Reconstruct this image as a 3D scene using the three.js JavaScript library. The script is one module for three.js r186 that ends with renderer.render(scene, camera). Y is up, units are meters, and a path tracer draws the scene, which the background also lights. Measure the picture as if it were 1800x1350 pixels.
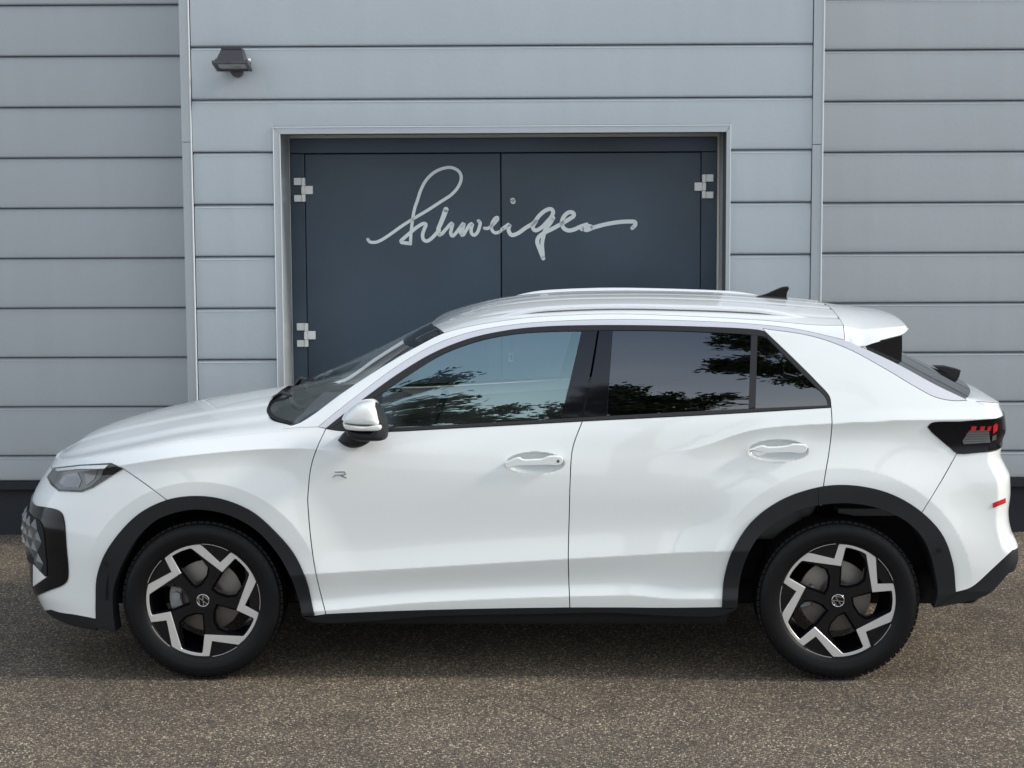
import * as THREE from 'three';
import { mergeGeometries } from 'three/addons/utils/BufferGeometryUtils.js';
import { RoundedBoxGeometry } from 'three/addons/geometries/RoundedBoxGeometry.js';

// ---------------------------------------------------------------- camera, sky, sun, exposure
const scene = new THREE.Scene();
const FPX = 3400;                                              // focal length for an image 1350 units tall
const camera = new THREE.PerspectiveCamera(2 * Math.atan(675 / FPX) * 180 / Math.PI, 4 / 3, 0.1, 600);
camera.position.set(0.1517, 2.1311, 8.7169);
camera.rotation.set(-0.1129, 0.0226, -0.0048, 'YXZ');
camera.updateMatrixWorld(true);

const renderer = new THREE.WebGLRenderer({ antialias: true });
renderer.setSize(1024, 768);
renderer.toneMapping = THREE.LinearToneMapping;
renderer.toneMappingExposure = 1.39;
renderer.shadowMap.enabled = true;

function rng(seed) { let s = seed >>> 0; return () => { s = (s + 0x6D2B79F5) >>> 0; let t = s; t = Math.imul(t ^ t >>> 15, t | 1); t ^= t + Math.imul(t ^ t >>> 7, t | 61); return ((t ^ t >>> 14) >>> 0) / 4294967296; }; }
const clamp = (x, a = 0, b = 1) => Math.min(b, Math.max(a, x));
const lerp = (a, b, t) => a + (b - a) * t;
const sstep = (a, b, x) => { const t = clamp((x - a) / (b - a)); return t * t * (3 - 2 * t); };
// value noise that tiles
function noise2(seed, period) {
  const r = rng(seed), g = new Float32Array(period * period).map(() => r());
  return (x, y) => {
    const xi = Math.floor(x), yi = Math.floor(y), fx = x - xi, fy = y - yi, m = (i) => ((i % period) + period) % period;
    const sx = fx * fx * (3 - 2 * fx), sy = fy * fy * (3 - 2 * fy), a = m(xi), b = m(xi + 1), c = m(yi) * period, d = m(yi + 1) * period;
    return lerp(lerp(g[c + a], g[c + b], sx), lerp(g[d + a], g[d + b], sx), sy);
  };
}
function fbm(seed, base, octaves, gain = 0.5) {
  const ns = [...Array(octaves)].map((_, i) => noise2(seed + i * 17, base << i));
  let tot = 0; for (let i = 0; i < octaves; i++) tot += gain ** i;
  return (u, v) => { let s = 0; for (let i = 0; i < octaves; i++) s += gain ** i * ns[i](u * (base << i), v * (base << i)); return s / tot; };
}

const SUN = new THREE.Vector3(0.83, 0.52, 0.09).normalize();
{ // bright sky with thin broken cloud, brighter round the sun
  const w = 1024, h = 512, d = new Float32Array(w * h * 4), f = fbm(11, 6, 6, 0.55), f2 = fbm(77, 3, 4, 0.5);
  for (let j = 0; j < h; j++) for (let i = 0; i < w; i++) {
    const lat = ((j + 0.5) / h - 0.5) * Math.PI, lon = ((i + 0.5) / w - 0.5) * 2 * Math.PI;
    const y = Math.sin(lat), x = Math.cos(lat) * Math.cos(lon), z = Math.cos(lat) * Math.sin(lon);
    const el = Math.max(y, 0), s = 1 / (el + 0.22), px = x * s * 0.11 + 0.5, pz = z * s * 0.11 + 0.5;
    let c = sstep(0.35, 0.62, f(px, pz) * 0.75 + f2(px * 0.7 + 0.3, pz * 1.4) * 0.3);
    c = lerp(c, 0.75, Math.exp(-el * 9));
    const sd = Math.max(0, x * SUN.x + y * SUN.y + z * SUN.z), glow = 0.55 * sd ** 6 + 0.9 * sd ** 60;
    const grad = 0.62 + 0.38 * (1 - el), blue = [0.42 * grad, 0.55 * grad, 0.78 * grad], white = 0.98 + 0.10 * el;
    const k = (j * w + i) * 4, low = y < 0 ? 0.35 : 1;
    d[k] = (lerp(blue[0], white * 0.95, c) + glow * 1.05) * low;
    d[k + 1] = (lerp(blue[1], white, c) + glow * 0.98) * low;
    d[k + 2] = (lerp(blue[2], white * 1.03, c) + glow * 0.9) * low;
    d[k + 3] = 1;
  }
  const t = new THREE.DataTexture(d, w, h, THREE.RGBAFormat, THREE.FloatType);
  t.mapping = THREE.EquirectangularReflectionMapping; t.magFilter = t.minFilter = THREE.LinearFilter; t.wrapS = THREE.RepeatWrapping; t.needsUpdate = true;
  scene.background = t; scene.environment = t;
  scene.backgroundIntensity = scene.environmentIntensity = 1.0;
}
const sun = new THREE.DirectionalLight(new THREE.Color(1.0, 0.92, 0.80), 2.0);
sun.position.copy(SUN).multiplyScalar(30); sun.target.position.set(0, 0, 0);
sun.castShadow = true; sun.shadow.radius = 17; sun.shadow.mapSize.set(2048, 2048);
Object.assign(sun.shadow.camera, { left: -9, right: 9, top: 9, bottom: -9, near: 1, far: 80 });
scene.add(sun, sun.target);

// ---------------------------------------------------------------- helpers
const names = new Map();
function numbered(n) { const k = names.get(n) ?? 0; names.set(n, k + 1); return k ? `${n}_${String(k).padStart(3, '0')}` : n; }
function thing(name, label, category, pos = [0, 0, 0], group) {
  const o = new THREE.Group(); o.name = numbered(name); o.position.set(...pos); o.userData = { label, category };
  if (group) o.userData.group = group;
  scene.add(o); return o;
}
function part(name, geo, mat, parent, label) {
  const m = new THREE.Mesh(geo, mat); m.name = numbered(name); m.castShadow = m.receiveShadow = true;
  if (label) m.userData.label = label;
  parent.add(m); return m;
}
function structure(name, geo, mat) { const m = part(name, geo, mat, scene); m.userData.kind = 'structure'; return m; }
function tex(w, h, fn, color) {      // fn(u, v) -> [r, g, b] or a number, 0..1
  const d = new Uint8Array(w * h * 4);
  for (let j = 0; j < h; j++) for (let i = 0; i < w; i++) {
    const c = fn(i / w, j / h, i, j), k = (j * w + i) * 4, a = Array.isArray(c) ? c : [c, c, c];
    d[k] = clamp(a[0]) * 255; d[k + 1] = clamp(a[1]) * 255; d[k + 2] = clamp(a[2]) * 255; d[k + 3] = 255;
  }
  const t = new THREE.DataTexture(d, w, h); t.magFilter = THREE.LinearFilter; t.minFilter = THREE.LinearMipmapLinearFilter; t.generateMipmaps = true;
  t.wrapS = t.wrapT = THREE.RepeatWrapping; if (color) t.colorSpace = THREE.SRGBColorSpace; t.needsUpdate = true; return t;
}
const col = (r, g, b) => new THREE.Color().setRGB(r, g ?? r, b ?? r);
const mat = (c, o = {}) => new THREE.MeshPhysicalMaterial({ color: Array.isArray(c) ? col(...c) : col(c), roughness: 0.5, ...o });
const V = (x, y, z) => new THREE.Vector3(x, y, z);

// survey: a sight line measured on the photograph (1800 x 1350) meets a known plane of the place
const camQ = camera.matrixWorld.clone(), camInv = camQ.clone().invert(), camP = camera.position.clone();
function sight(px, py) { return V((px - 900) / FPX, (675 - py) / FPX, -1).transformDirection(camQ); }
function onPlane(px, py, n, d) { const r = sight(px, py); return camP.clone().addScaledVector(r, (d - n.dot(camP)) / n.dot(r)); }
const atZ = (px, py, z) => onPlane(px, py, V(0, 0, 1), z);
function seen(p) { const q = p.clone().applyMatrix4(camInv); return [900 - FPX * q.x / q.z, 675 + FPX * q.y / q.z]; }

function geoFrom(pos, nor, idx, uv) {
  const g = new THREE.BufferGeometry();
  g.setAttribute('position', new THREE.Float32BufferAttribute(pos, 3));
  if (nor) g.setAttribute('normal', new THREE.Float32BufferAttribute(nor, 3));
  g.setAttribute('uv', new THREE.Float32BufferAttribute(uv ?? new Float32Array(pos.length / 3 * 2), 2));
  g.setIndex(idx); if (!nor) g.computeVertexNormals(); return g;
}
function merged(list) { return mergeGeometries(list.map((g) => { const h = g.index ? g.toNonIndexed() : g; for (const k of Object.keys(h.attributes)) if (!['position', 'normal', 'uv'].includes(k)) h.deleteAttribute(k); return h; })); }
function mirrored(g) {
  const h = g.clone(), p = h.attributes.position, n = h.attributes.normal;
  for (let i = 0; i < p.count; i++) { p.setZ(i, -p.getZ(i)); n.setZ(i, -n.getZ(i)); }
  if (!h.index) h.setIndex([...Array(p.count).keys()]);
  const a = h.index.array; for (let i = 0; i < a.length; i += 3) { const t = a[i]; a[i] = a[i + 1]; a[i + 1] = t; }
  return h;
}
// smooth open chain through measured points, a sample about every `step`
function chain(pts, step = 5) {
  if (pts.length < 3) { const out = []; const [a, b] = pts, n = Math.max(1, Math.ceil(Math.hypot(b[0] - a[0], b[1] - a[1]) / step)); for (let i = 0; i <= n; i++) out.push([lerp(a[0], b[0], i / n), lerp(a[1], b[1], i / n)]); return out; }
  const c = new THREE.CatmullRomCurve3(pts.map((p) => V(p[0], p[1], 0)), false, 'centripetal'), n = Math.max(2, Math.ceil(c.getLength() / step));
  return c.getSpacedPoints(n).map((p) => [p.x, p.y]);
}
// monotone cubic through [x, y] pairs
function pchip(t) {
  if (typeof t === 'number') return () => t;
  const n = t.length, x = t.map((p) => p[0]), y = t.map((p) => p[1]); if (n === 1) return () => y[0];
  const h = [], s = [], m = new Array(n).fill(0);
  for (let i = 0; i < n - 1; i++) { h.push(x[i + 1] - x[i]); s.push((y[i + 1] - y[i]) / h[i]); }
  for (let i = 1; i < n - 1; i++) if (s[i - 1] * s[i] > 0) { const a = 2 * h[i] + h[i - 1], b = h[i] + 2 * h[i - 1]; m[i] = (a + b) / (a / s[i - 1] + b / s[i]); }
  return (v) => {
    if (v <= x[0]) return y[0]; if (v >= x[n - 1]) return y[n - 1];
    let i = 0; while (v > x[i + 1]) i++;
    const k = (v - x[i]) / h[i], k2 = k * k, k3 = k2 * k;
    return y[i] * (2 * k3 - 3 * k2 + 1) + m[i] * h[i] * (k3 - 2 * k2 + k) + y[i + 1] * (3 * k2 - 2 * k3) + m[i + 1] * h[i] * (k3 - k2);
  };
}
// sweep a closed section [[a, b]...] along points; frame: tangent, up
function sweep(path, section, scaleAt = () => 1, up = V(0, 1, 0), caps = true) {
  const pos = [], idx = [], n = section.length, m = path.length;
  for (let i = 0; i < m; i++) {
    const t = path[Math.min(m - 1, i + 1)].clone().sub(path[Math.max(0, i - 1)]).normalize();
    const s = t.clone().cross(up).normalize(), u = s.clone().cross(t).normalize(), k = scaleAt(i / (m - 1));
    for (const [a, b] of section) { const p = path[i].clone().addScaledVector(s, a * k).addScaledVector(u, b * k); pos.push(p.x, p.y, p.z); }
  }
  for (let i = 0; i < m - 1; i++) for (let j = 0; j < n; j++) { const a = i * n + j, b = i * n + (j + 1) % n, c = a + n, d = b + n; idx.push(a, b, c, b, d, c); }
  if (caps) for (const e of [0, m - 1]) for (let j = 1; j < n - 1; j++) e ? idx.push(e * n, e * n + j, e * n + j + 1) : idx.push(0, j + 1, j);
  return geoFrom(pos, null, idx);
}
const ring = (a, b, n = 12) => [...Array(n)].map((_, i) => [a * Math.cos(i / n * 2 * Math.PI), b * Math.sin(i / n * 2 * Math.PI)]);
const shapeOf = (pts) => new THREE.Shape(pts.map((p) => new THREE.Vector2(p[0], p[1])));
// ---------------------------------------------------------------- body side as one surface: (u, y) -> point. u runs along the flank and wraps round nose and tail
const XF = -1.40, XR = 1.40, LF = 1.55, LR = 1.30, UF = XF - LF, UR = XR + LR;
const yRoof = pchip([[-1.1, 1.0], [-0.9, 1.078], [-0.73, 1.195], [-0.58, 1.29], [-0.43, 1.375], [-0.3, 1.435], [-0.1, 1.475], [0.1, 1.497], [0.4, 1.507], [0.7, 1.498], [1.0, 1.482], [1.3, 1.46], [2.9, 1.46]]);
const y1 = pchip([[-2.9, 0.2], [-1.9, 0.22], [-0.8, 0.30], [-0.4, 0.335], [0.2, 0.36], [0.45, 0.365], [0.65, 0.35], [0.85, 0.35], [1.5, 0.36], [2.9, 0.40]]);
const y3 = pchip([[-2.9, 0.40], [-1.5, 0.43], [-0.8, 0.461], [0.2, 0.52], [0.85, 0.555], [1.5, 0.58], [2.9, 0.60]]);
const y7 = pchip([[-2.95, 0.845], [-2.4, 0.862], [-2.1, 0.89], [-1.9, 0.918], [-1.63, 0.957], [-1.3, 1.005], [-1.0, 1.035], [-0.8, 1.05], [-0.55, 1.045], [0.26, 1.083], [0.84, 1.113], [1.27, 1.133], [2.9, 1.145]]);
const z7 = pchip([[-1.9, 0.835], [-0.5, 0.835], [0.3, 0.838], [1.0, 0.838], [2.9, 0.830]]);
const yRidge = (u) => Math.max(yRoof(u), y7(u) + 0.03), y8 = (u) => Math.max(yRidge(u) - 0.05, lerp(y7(u), yRidge(u), 0.5)), z8 = (u) => z7(u) - 0.52 * (y8(u) - y7(u));
const ROWS = [
  { y: [[-2.9, 0.08], [-1.9, 0.1], [-0.95, 0.22], [0, 0.24], [0.9, 0.24], [1.8, 0.2], [2.9, 0.2]], z: 0.862, sb: 0.12, sa: 0.12 },
  { y: y1, z: [[-1.5, 0.872], [-0.8, 0.884], [0.85, 0.884], [1.5, 0.875]], sb: 0.12, sa: [[-1.5, -0.05], [-0.8, -0.30], [0.85, -0.30], [1.5, -0.05]] },
  { y: (u) => y1(u) + 0.05, z: [[-1.5, 0.872], [-0.8, 0.870], [0.85, 0.870], [1.5, 0.874]], sb: 0, sa: 0 },
  { y: y3, z: [[-1.5, 0.873], [-0.8, 0.894], [0.2, 0.898], [0.85, 0.894], [1.5, 0.875]], sb: [[-1.5, 0], [-0.9, 0.27], [0.9, 0.27], [1.5, 0]], sa: [[-1.5, 0], [-0.9, -0.17], [0.9, -0.17], [1.5, 0]] },
  { y: (u) => y3(u) + 0.12, z: [[-1.5, 0.874], [-0.8, 0.881], [0.9, 0.881], [1.5, 0.874]], sb: -0.02, sa: -0.02 },
  { y: 0.79, z: [[-1.9, 0.868], [-1.4, 0.876], [-0.5, 0.884], [0.6, 0.884], [1.4, 0.874]], sb: 0.0, sa: 0.0 },
  { y: [[-2.95, 0.815], [-2.4, 0.83], [-2.1, 0.855], [-1.9, 0.878], [-1.76, 0.896], [-1.63, 0.914], [-1.48, 0.9355], [-1.315, 0.9555], [-1.15, 0.970], [-1.0, 0.978], [-0.9, 0.9785], [-0.6, 0.955], [0.1, 0.94], [0.4, 0.942], [0.6, 0.954], [0.70, 0.970], [0.80, 0.999], [0.88, 1.028], [0.96, 1.050], [1.066, 1.064], [1.275, 1.076], [1.69, 1.089], [2.9, 1.09]],
    z: [[-1.9, 0.868], [-1.3, 0.886], [-0.9, 0.880], [-0.5, 0.874], [0.5, 0.872], [0.95, 0.870], [1.3, 0.867], [2.9, 0.862]],
    sb: [[-2.2, 0], [-1.7, 0.25], [-1.0, 0.22], [-0.75, -0.1], [-0.4, -0.16], [0.5, -0.16], [0.75, 0], [0.93, 0.28], [2, 0.28]],
    sa: [[-1.9, -0.8], [-1.0, -0.85], [-0.7, -0.25], [-0.4, -0.18], [0.5, -0.18], [0.75, -0.3], [0.93, -0.55], [2, -0.55]] },
  { y: y7, z: z7, sb: [[-1.9, -1.1], [-1, -1.0], [-0.8, -0.6], [-0.5, -0.45], [2, -0.45]], sa: [[-1.9, -1.1], [-1, -0.9], [-0.8, -0.55], [-0.5, -0.43], [2, -0.43]] },
  { y: y8, z: z8, sb: -0.60, sa: -0.60 },
  { y: yRidge, z: (u) => z8(u) - 0.84 * (yRidge(u) - y8(u)), sb: -1.2, sa: -1.2 },
].map((r) => Object.fromEntries(Object.entries(r).map(([k, f]) => [k, typeof f === 'function' ? f : pchip(f)])));
const rowCache = new Map();
function rowsAt(u) {
  const k = Math.round(u * 1e5);
  let r = rowCache.get(k);
  if (!r) { if (rowCache.size > 60000) rowCache.clear(); r = ROWS.map((w) => [w.y(u), w.z(u), w.sb(u), w.sa(u)]); rowCache.set(k, r); }
  return r;
}
function halfWidth(u, y) {
  const r = rowsAt(u), n = r.length;
  if (y <= r[0][0]) return r[0][1] + r[0][2] * (y - r[0][0]);
  if (y >= r[n - 1][0]) return r[n - 1][1] + r[n - 1][3] * (y - r[n - 1][0]);
  let i = 0; while (y > r[i + 1][0]) i++;
  const h = r[i + 1][0] - r[i][0], k = (y - r[i][0]) / h, k2 = k * k, k3 = k2 * k;
  return r[i][1] * (2 * k3 - 3 * k2 + 1) + r[i][3] * h * (k3 - 2 * k2 + k) + r[i + 1][1] * (3 * k2 - 2 * k3) + r[i + 1][2] * h * (k3 - k2);
}
const xNose = pchip([[0.06, -2.06], [0.13, -2.10], [0.188, -2.135], [0.264, -2.175], [0.314, -2.195], [0.43, -2.205], [0.536, -2.215], [0.60, -2.21], [0.65, -2.195], [0.706, -2.175], [0.795, -2.12], [0.845, -2.085], [0.95, -2.04], [1.1, -2.0]]);
const xTail = pchip([[0.2, 1.82], [0.26, 1.96], [0.32, 2.05], [0.42, 2.088], [0.49, 2.110], [0.579, 2.098], [0.65, 2.082], [0.68, 2.080], [0.757, 2.086], [0.83, 2.082], [0.87, 2.064], [0.92, 2.044], [0.975, 2.048], [1.04, 2.042], [1.10, 2.030], [1.13, 2.02], [1.3, 2.02]]);
const ARCH = [[-1.3155, 0.337, 0.505, 0.018], [1.3155, 0.337, 0.558, 0.018]];
const GRIPS = [];                                        // hollows behind the door handles: [x, y, half length, half height, depth]
const bez = (a, b, c, d, t) => { const s = 1 - t; return s * s * s * a + 3 * s * s * t * b + 3 * s * t * t * c + t * t * t * d; };
const dbez = (a, b, c, d, t) => { const s = 1 - t; return 3 * (s * s * (b - a) + 2 * s * t * (c - b) + t * t * (d - c)); };
const out3 = { x: 0, y: 0, z: 0 };
function bodyRaw(u, y, o = out3) {
  let x, z, nx = 0, nz = 1; const w = halfWidth(u, y);
  if (u < XF) {
    const t = Math.min(1, (XF - u) / LF), e = xNose(y), l = XF - e, p = [XF, XF - l * 0.72, e, e], q = [w, w, w * 0.74, 0];
    x = bez(...p, t); z = bez(...q, t); const dx = dbez(...p, t), dz = dbez(...q, t), m = Math.hypot(dx, dz) || 1; nx = dz / m; nz = -dx / m;
  } else if (u > XR) {
    const t = Math.min(1, (u - XR) / LR), e = xTail(y), tc = 0.46, xc = e - 0.12, zc = w - 0.03;   // a soft vertical crease on the rear corner
    let dx, dz;
    if (t < tc) { const k = t / tc, p = [XR, lerp(XR, xc, 0.333), lerp(XR, xc, 0.667), xc], q = [w, w, lerp(zc, w, 0.55), zc]; x = bez(...p, k); z = bez(...q, k); dx = dbez(...p, k); dz = dbez(...q, k); }
    else { const k = (t - tc) / (1 - tc), an = 0.07 + 0.62 * sstep(0.53, 0.60, y) * (1 - sstep(0.98, 1.04, y)), p = [xc, xc + 0.12 * Math.cos(an), e, e], q = [zc, zc - 0.12 * Math.sin(an), zc * 0.80, 0]; x = bez(...p, k); z = bez(...q, k); dx = dbez(...p, k); dz = dbez(...q, k); }
    const m = Math.hypot(dx, dz) || 1; nx = -dz / m; nz = dx / m;
  } else { x = u; z = w; }
  for (const [ax, ay, R, h] of ARCH) {                   // flared wheel arches
    const d = Math.hypot(x - ax, y - ay); if (d > R + 0.17 || z < 0.4) continue;
    const k = d < R ? 1 - 1.0 * (R - d) : (1 - (d - R) / 0.17) ** 2 * (1 + 0.35 * (d - R) / 0.17), f = h * k * sstep(0.30, 0.62, y);
    x += nx * f; z += nz * f;
  }
  for (const [gx, gy, a, b, dep] of GRIPS) {
    const q = ((x - gx) / a) ** 2 + ((y - gy) / b) ** 2; if (q < 1) z -= dep * Math.sqrt(1 - q) * sstep(1, 0.93, q);
  }
  o.x = x; o.y = y; o.z = z; return o;
}
function bodyNormal(u, y) {
  const e = 0.002, a = bodyRaw(u - e, y, {}), b = bodyRaw(u + e, y, {}), c = bodyRaw(u, y - e, {}), d = bodyRaw(u, y + e, {});
  const n = V(b.x - a.x, b.y - a.y, b.z - a.z).cross(V(d.x - c.x, d.y - c.y, d.z - c.z));
  if (n.lengthSq() < 1e-14) n.set(u < 0 ? -1 : 1, 0, 0);
  return n.normalize();
}
function body(u, y, off = 0) { const p = bodyRaw(u, y, {}), v = V(p.x, p.y, p.z); if (off) v.addScaledVector(bodyNormal(u, y), off); return v; }
function toBody(px, py, off = 0, guess) {                 // where a sight line meets the flank
  let u, y;
  if (guess) [u, y] = guess; else { const p = atZ(px, py, py > 720 ? 0.85 : 0.7); u = clamp(p.x, -2.0, 2.02); y = p.y; }
  let best = [u, y], be = 1e9;
  for (let it = 0; it < 60; it++) {
    const a = seen(body(u, y, off)), r0 = a[0] - px, r1 = a[1] - py, e = Math.hypot(r0, r1);
    if (e < be) { be = e; best = [u, y]; } if (e < 0.03) break;
    const h = 1e-3, b = seen(body(u + h, y, off)), c = seen(body(u, y + h, off));
    const a11 = (b[0] - a[0]) / h, a21 = (b[1] - a[1]) / h, a12 = (c[0] - a[0]) / h, a22 = (c[1] - a[1]) / h;
    let det = a11 * a22 - a12 * a21; if (Math.abs(det) < 800) det = 800 * (det < 0 ? -1 : 1);
    let du = (-r0 * a22 + r1 * a12) / det, dy = (-r1 * a11 + r0 * a21) / det; const m = Math.hypot(du, dy), lim = it < 20 ? 0.12 : 0.04;
    if (m > lim) { du *= lim / m; dy *= lim / m; } u = clamp(u + du, UF + 0.3, UR - 0.2); y = clamp(y + dy, 0.08, 1.6);
  }
  if (be > 1 && guess) { const alt = toBody(px, py, off); const a = seen(body(alt[0], alt[1], off)); if (Math.hypot(a[0] - px, a[1] - py) < be) return alt; }
  return best;
}
const onBody = (pts, off = 0, step = 5) => { let g; return chain(pts, step).map(([x, y]) => (g = toBody(x, y, off, g && [g[0], g[1]]))); };

function area(p) { let s = 0; for (let i = 0; i < p.length; i++) { const a = p[i], b = p[(i + 1) % p.length]; s += a[0] * b[1] - b[0] * a[1]; } return s / 2; }
function clean(p) { const o = []; for (const q of p) if (!o.length || Math.hypot(q[0] - o[o.length - 1][0], q[1] - o[o.length - 1][1]) > 1e-4) o.push(q); while (o.length > 2 && Math.hypot(o[0][0] - o[o.length - 1][0], o[0][1] - o[o.length - 1][1]) < 1e-4) o.pop(); return area(o) < 0 ? o.reverse() : o; }
function inset(p, d) {
  const n = p.length, out = [];
  for (let i = 0; i < n; i++) {
    const a = p[(i + n - 1) % n], b = p[i], c = p[(i + 1) % n];
    let x1 = b[0] - a[0], y1_ = b[1] - a[1], x2 = c[0] - b[0], y2 = c[1] - b[1]; const l1 = Math.hypot(x1, y1_), l2 = Math.hypot(x2, y2);
    x1 /= l1; y1_ /= l1; x2 /= l2; y2 /= l2; let nx = -y1_ - y2, ny = x1 + x2; const m = Math.hypot(nx, ny) || 1; nx /= m; ny /= m;
    const k = d / Math.max(0.5, nx * -y1_ + ny * x1); out.push([b[0] + nx * k, b[1] + ny * k]);
  }
  return out;
}
function clipHalf(p, ax, v, keepLess) {
  const o = [], n = p.length;
  for (let i = 0; i < n; i++) {
    const a = p[i], b = p[(i + 1) % n], da = keepLess ? v - a[ax] : a[ax] - v, db = keepLess ? v - b[ax] : b[ax] - v;
    if (da >= 0) o.push(a); if ((da > 0 && db < 0) || (da < 0 && db > 0)) { const t = da / (da - db); o.push([lerp(a[0], b[0], t), lerp(a[1], b[1], t)]); }
  }
  return o;
}
// a panel: the surface over a polygon in (u, y), with edges that turn in
function panel(poly, { off = 0, gap = 0.002, depth = 0.02, du = 0.009, dy = 0.008, surf = body, norm = bodyNormal, smooth = 0 } = {}) {
  let P = clean(poly); if (gap) P = inset(P, gap);
  const pos = [], nor = [], uv = [], idx = [], key = new Map(), cache = [];
  const vert = (u, y) => {
    const k = Math.round(u * 2e4) + '_' + Math.round(y * 2e4); let i = key.get(k);
    if (i === undefined) { const p = surf(u, y, off), n = norm(u, y); i = pos.length / 3; pos.push(p.x, p.y, p.z); nor.push(n.x, n.y, n.z); uv.push(u, y); key.set(k, i); }
    return i;
  };
  let u0 = 1e9, u1 = -1e9, v0 = 1e9, v1 = -1e9; for (const [a, b] of P) { u0 = Math.min(u0, a); u1 = Math.max(u1, a); v0 = Math.min(v0, b); v1 = Math.max(v1, b); }
  for (let j = Math.floor(v0 / dy); j * dy < v1; j++) {
    const strip = clipHalf(clipHalf(P, 1, j * dy, false), 1, (j + 1) * dy, true); if (strip.length < 3) continue;
    for (let i = Math.floor(u0 / du); i * du < u1; i++) {
      const c = clipHalf(clipHalf(strip, 0, i * du, false), 0, (i + 1) * du, true); if (c.length < 3) continue;
      const q = []; for (const p of c) if (!q.length || Math.hypot(p[0] - q[q.length - 1][0], p[1] - q[q.length - 1][1]) > 5e-5) q.push(p);
      if (q.length < 3 || Math.abs(area(q)) < 1e-8) continue;
      if (q.length === 4 && Math.abs(area(q) - du * dy) < 1e-9) { const v = q.map((p) => vert(p[0], p[1])); idx.push(v[0], v[1], v[2], v[0], v[2], v[3]); continue; }
      const pts = q.map((p) => new THREE.Vector2(p[0], p[1] * 1)), v = q.map((p) => vert(p[0], p[1]));
      for (const [a, b, d] of THREE.ShapeUtils.triangulateShape(pts, [])) { const s = (q[b][0] - q[a][0]) * (q[d][1] - q[a][1]) - (q[d][0] - q[a][0]) * (q[b][1] - q[a][1]); s > 0 ? idx.push(v[a], v[b], v[d]) : idx.push(v[a], v[d], v[b]); }
    }
  }
  if (depth) for (let i = 0; i < P.length; i++) {
    const a = P[i], b = P[(i + 1) % P.length], pa = surf(a[0], a[1], off), pb = surf(b[0], b[1], off), na = norm(a[0], a[1]), nb = norm(b[0], b[1]);
    const qa = pa.clone().addScaledVector(na, -depth), qb = pb.clone().addScaledVector(nb, -depth), n = pb.clone().sub(pa).cross(na).normalize(), s = pos.length / 3;
    for (const p of [pa, pb, qb, qa]) { pos.push(p.x, p.y, p.z); nor.push(n.x, n.y, n.z); uv.push(p.x, p.y); }
    idx.push(s, s + 2, s + 1, s, s + 3, s + 2);
  }
  return geoFrom(pos, nor, idx, uv);
}
// a skin between an edge line and its mirror image: edge [Vector3], yAt(x) height on the centre line, bow moves the middle in x
function crossSkin(edge, yMid, bow, { p = 2.4, q = 2, na = 40, bump = () => 0, lift = 0 } = {}) {
  const pos = [], idx = [], uv = [], m = edge.length, n = na * 2 + 1;
  for (let i = 0; i < m; i++) for (let j = 0; j < n; j++) {
    const a = (j - na) / na, e = edge[i], s = i / (m - 1), x = e.x + bow(s) * (1 - Math.abs(a) ** (typeof q === 'number' ? q : q(s))), c = yMid(x, s) - e.y;
    pos.push(x, e.y + c * (1 - Math.abs(a) ** p) + bump(a, s, x) + lift, e.z * a); uv.push(x, e.z * a);
  }
  for (let i = 0; i < m - 1; i++) for (let j = 0; j < n - 1; j++) { const a = i * n + j, b = a + 1, c = a + n, d = c + 1; idx.push(a, b, c, b, d, c); }
  return geoFrom(pos, null, idx, uv);
}
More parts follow.
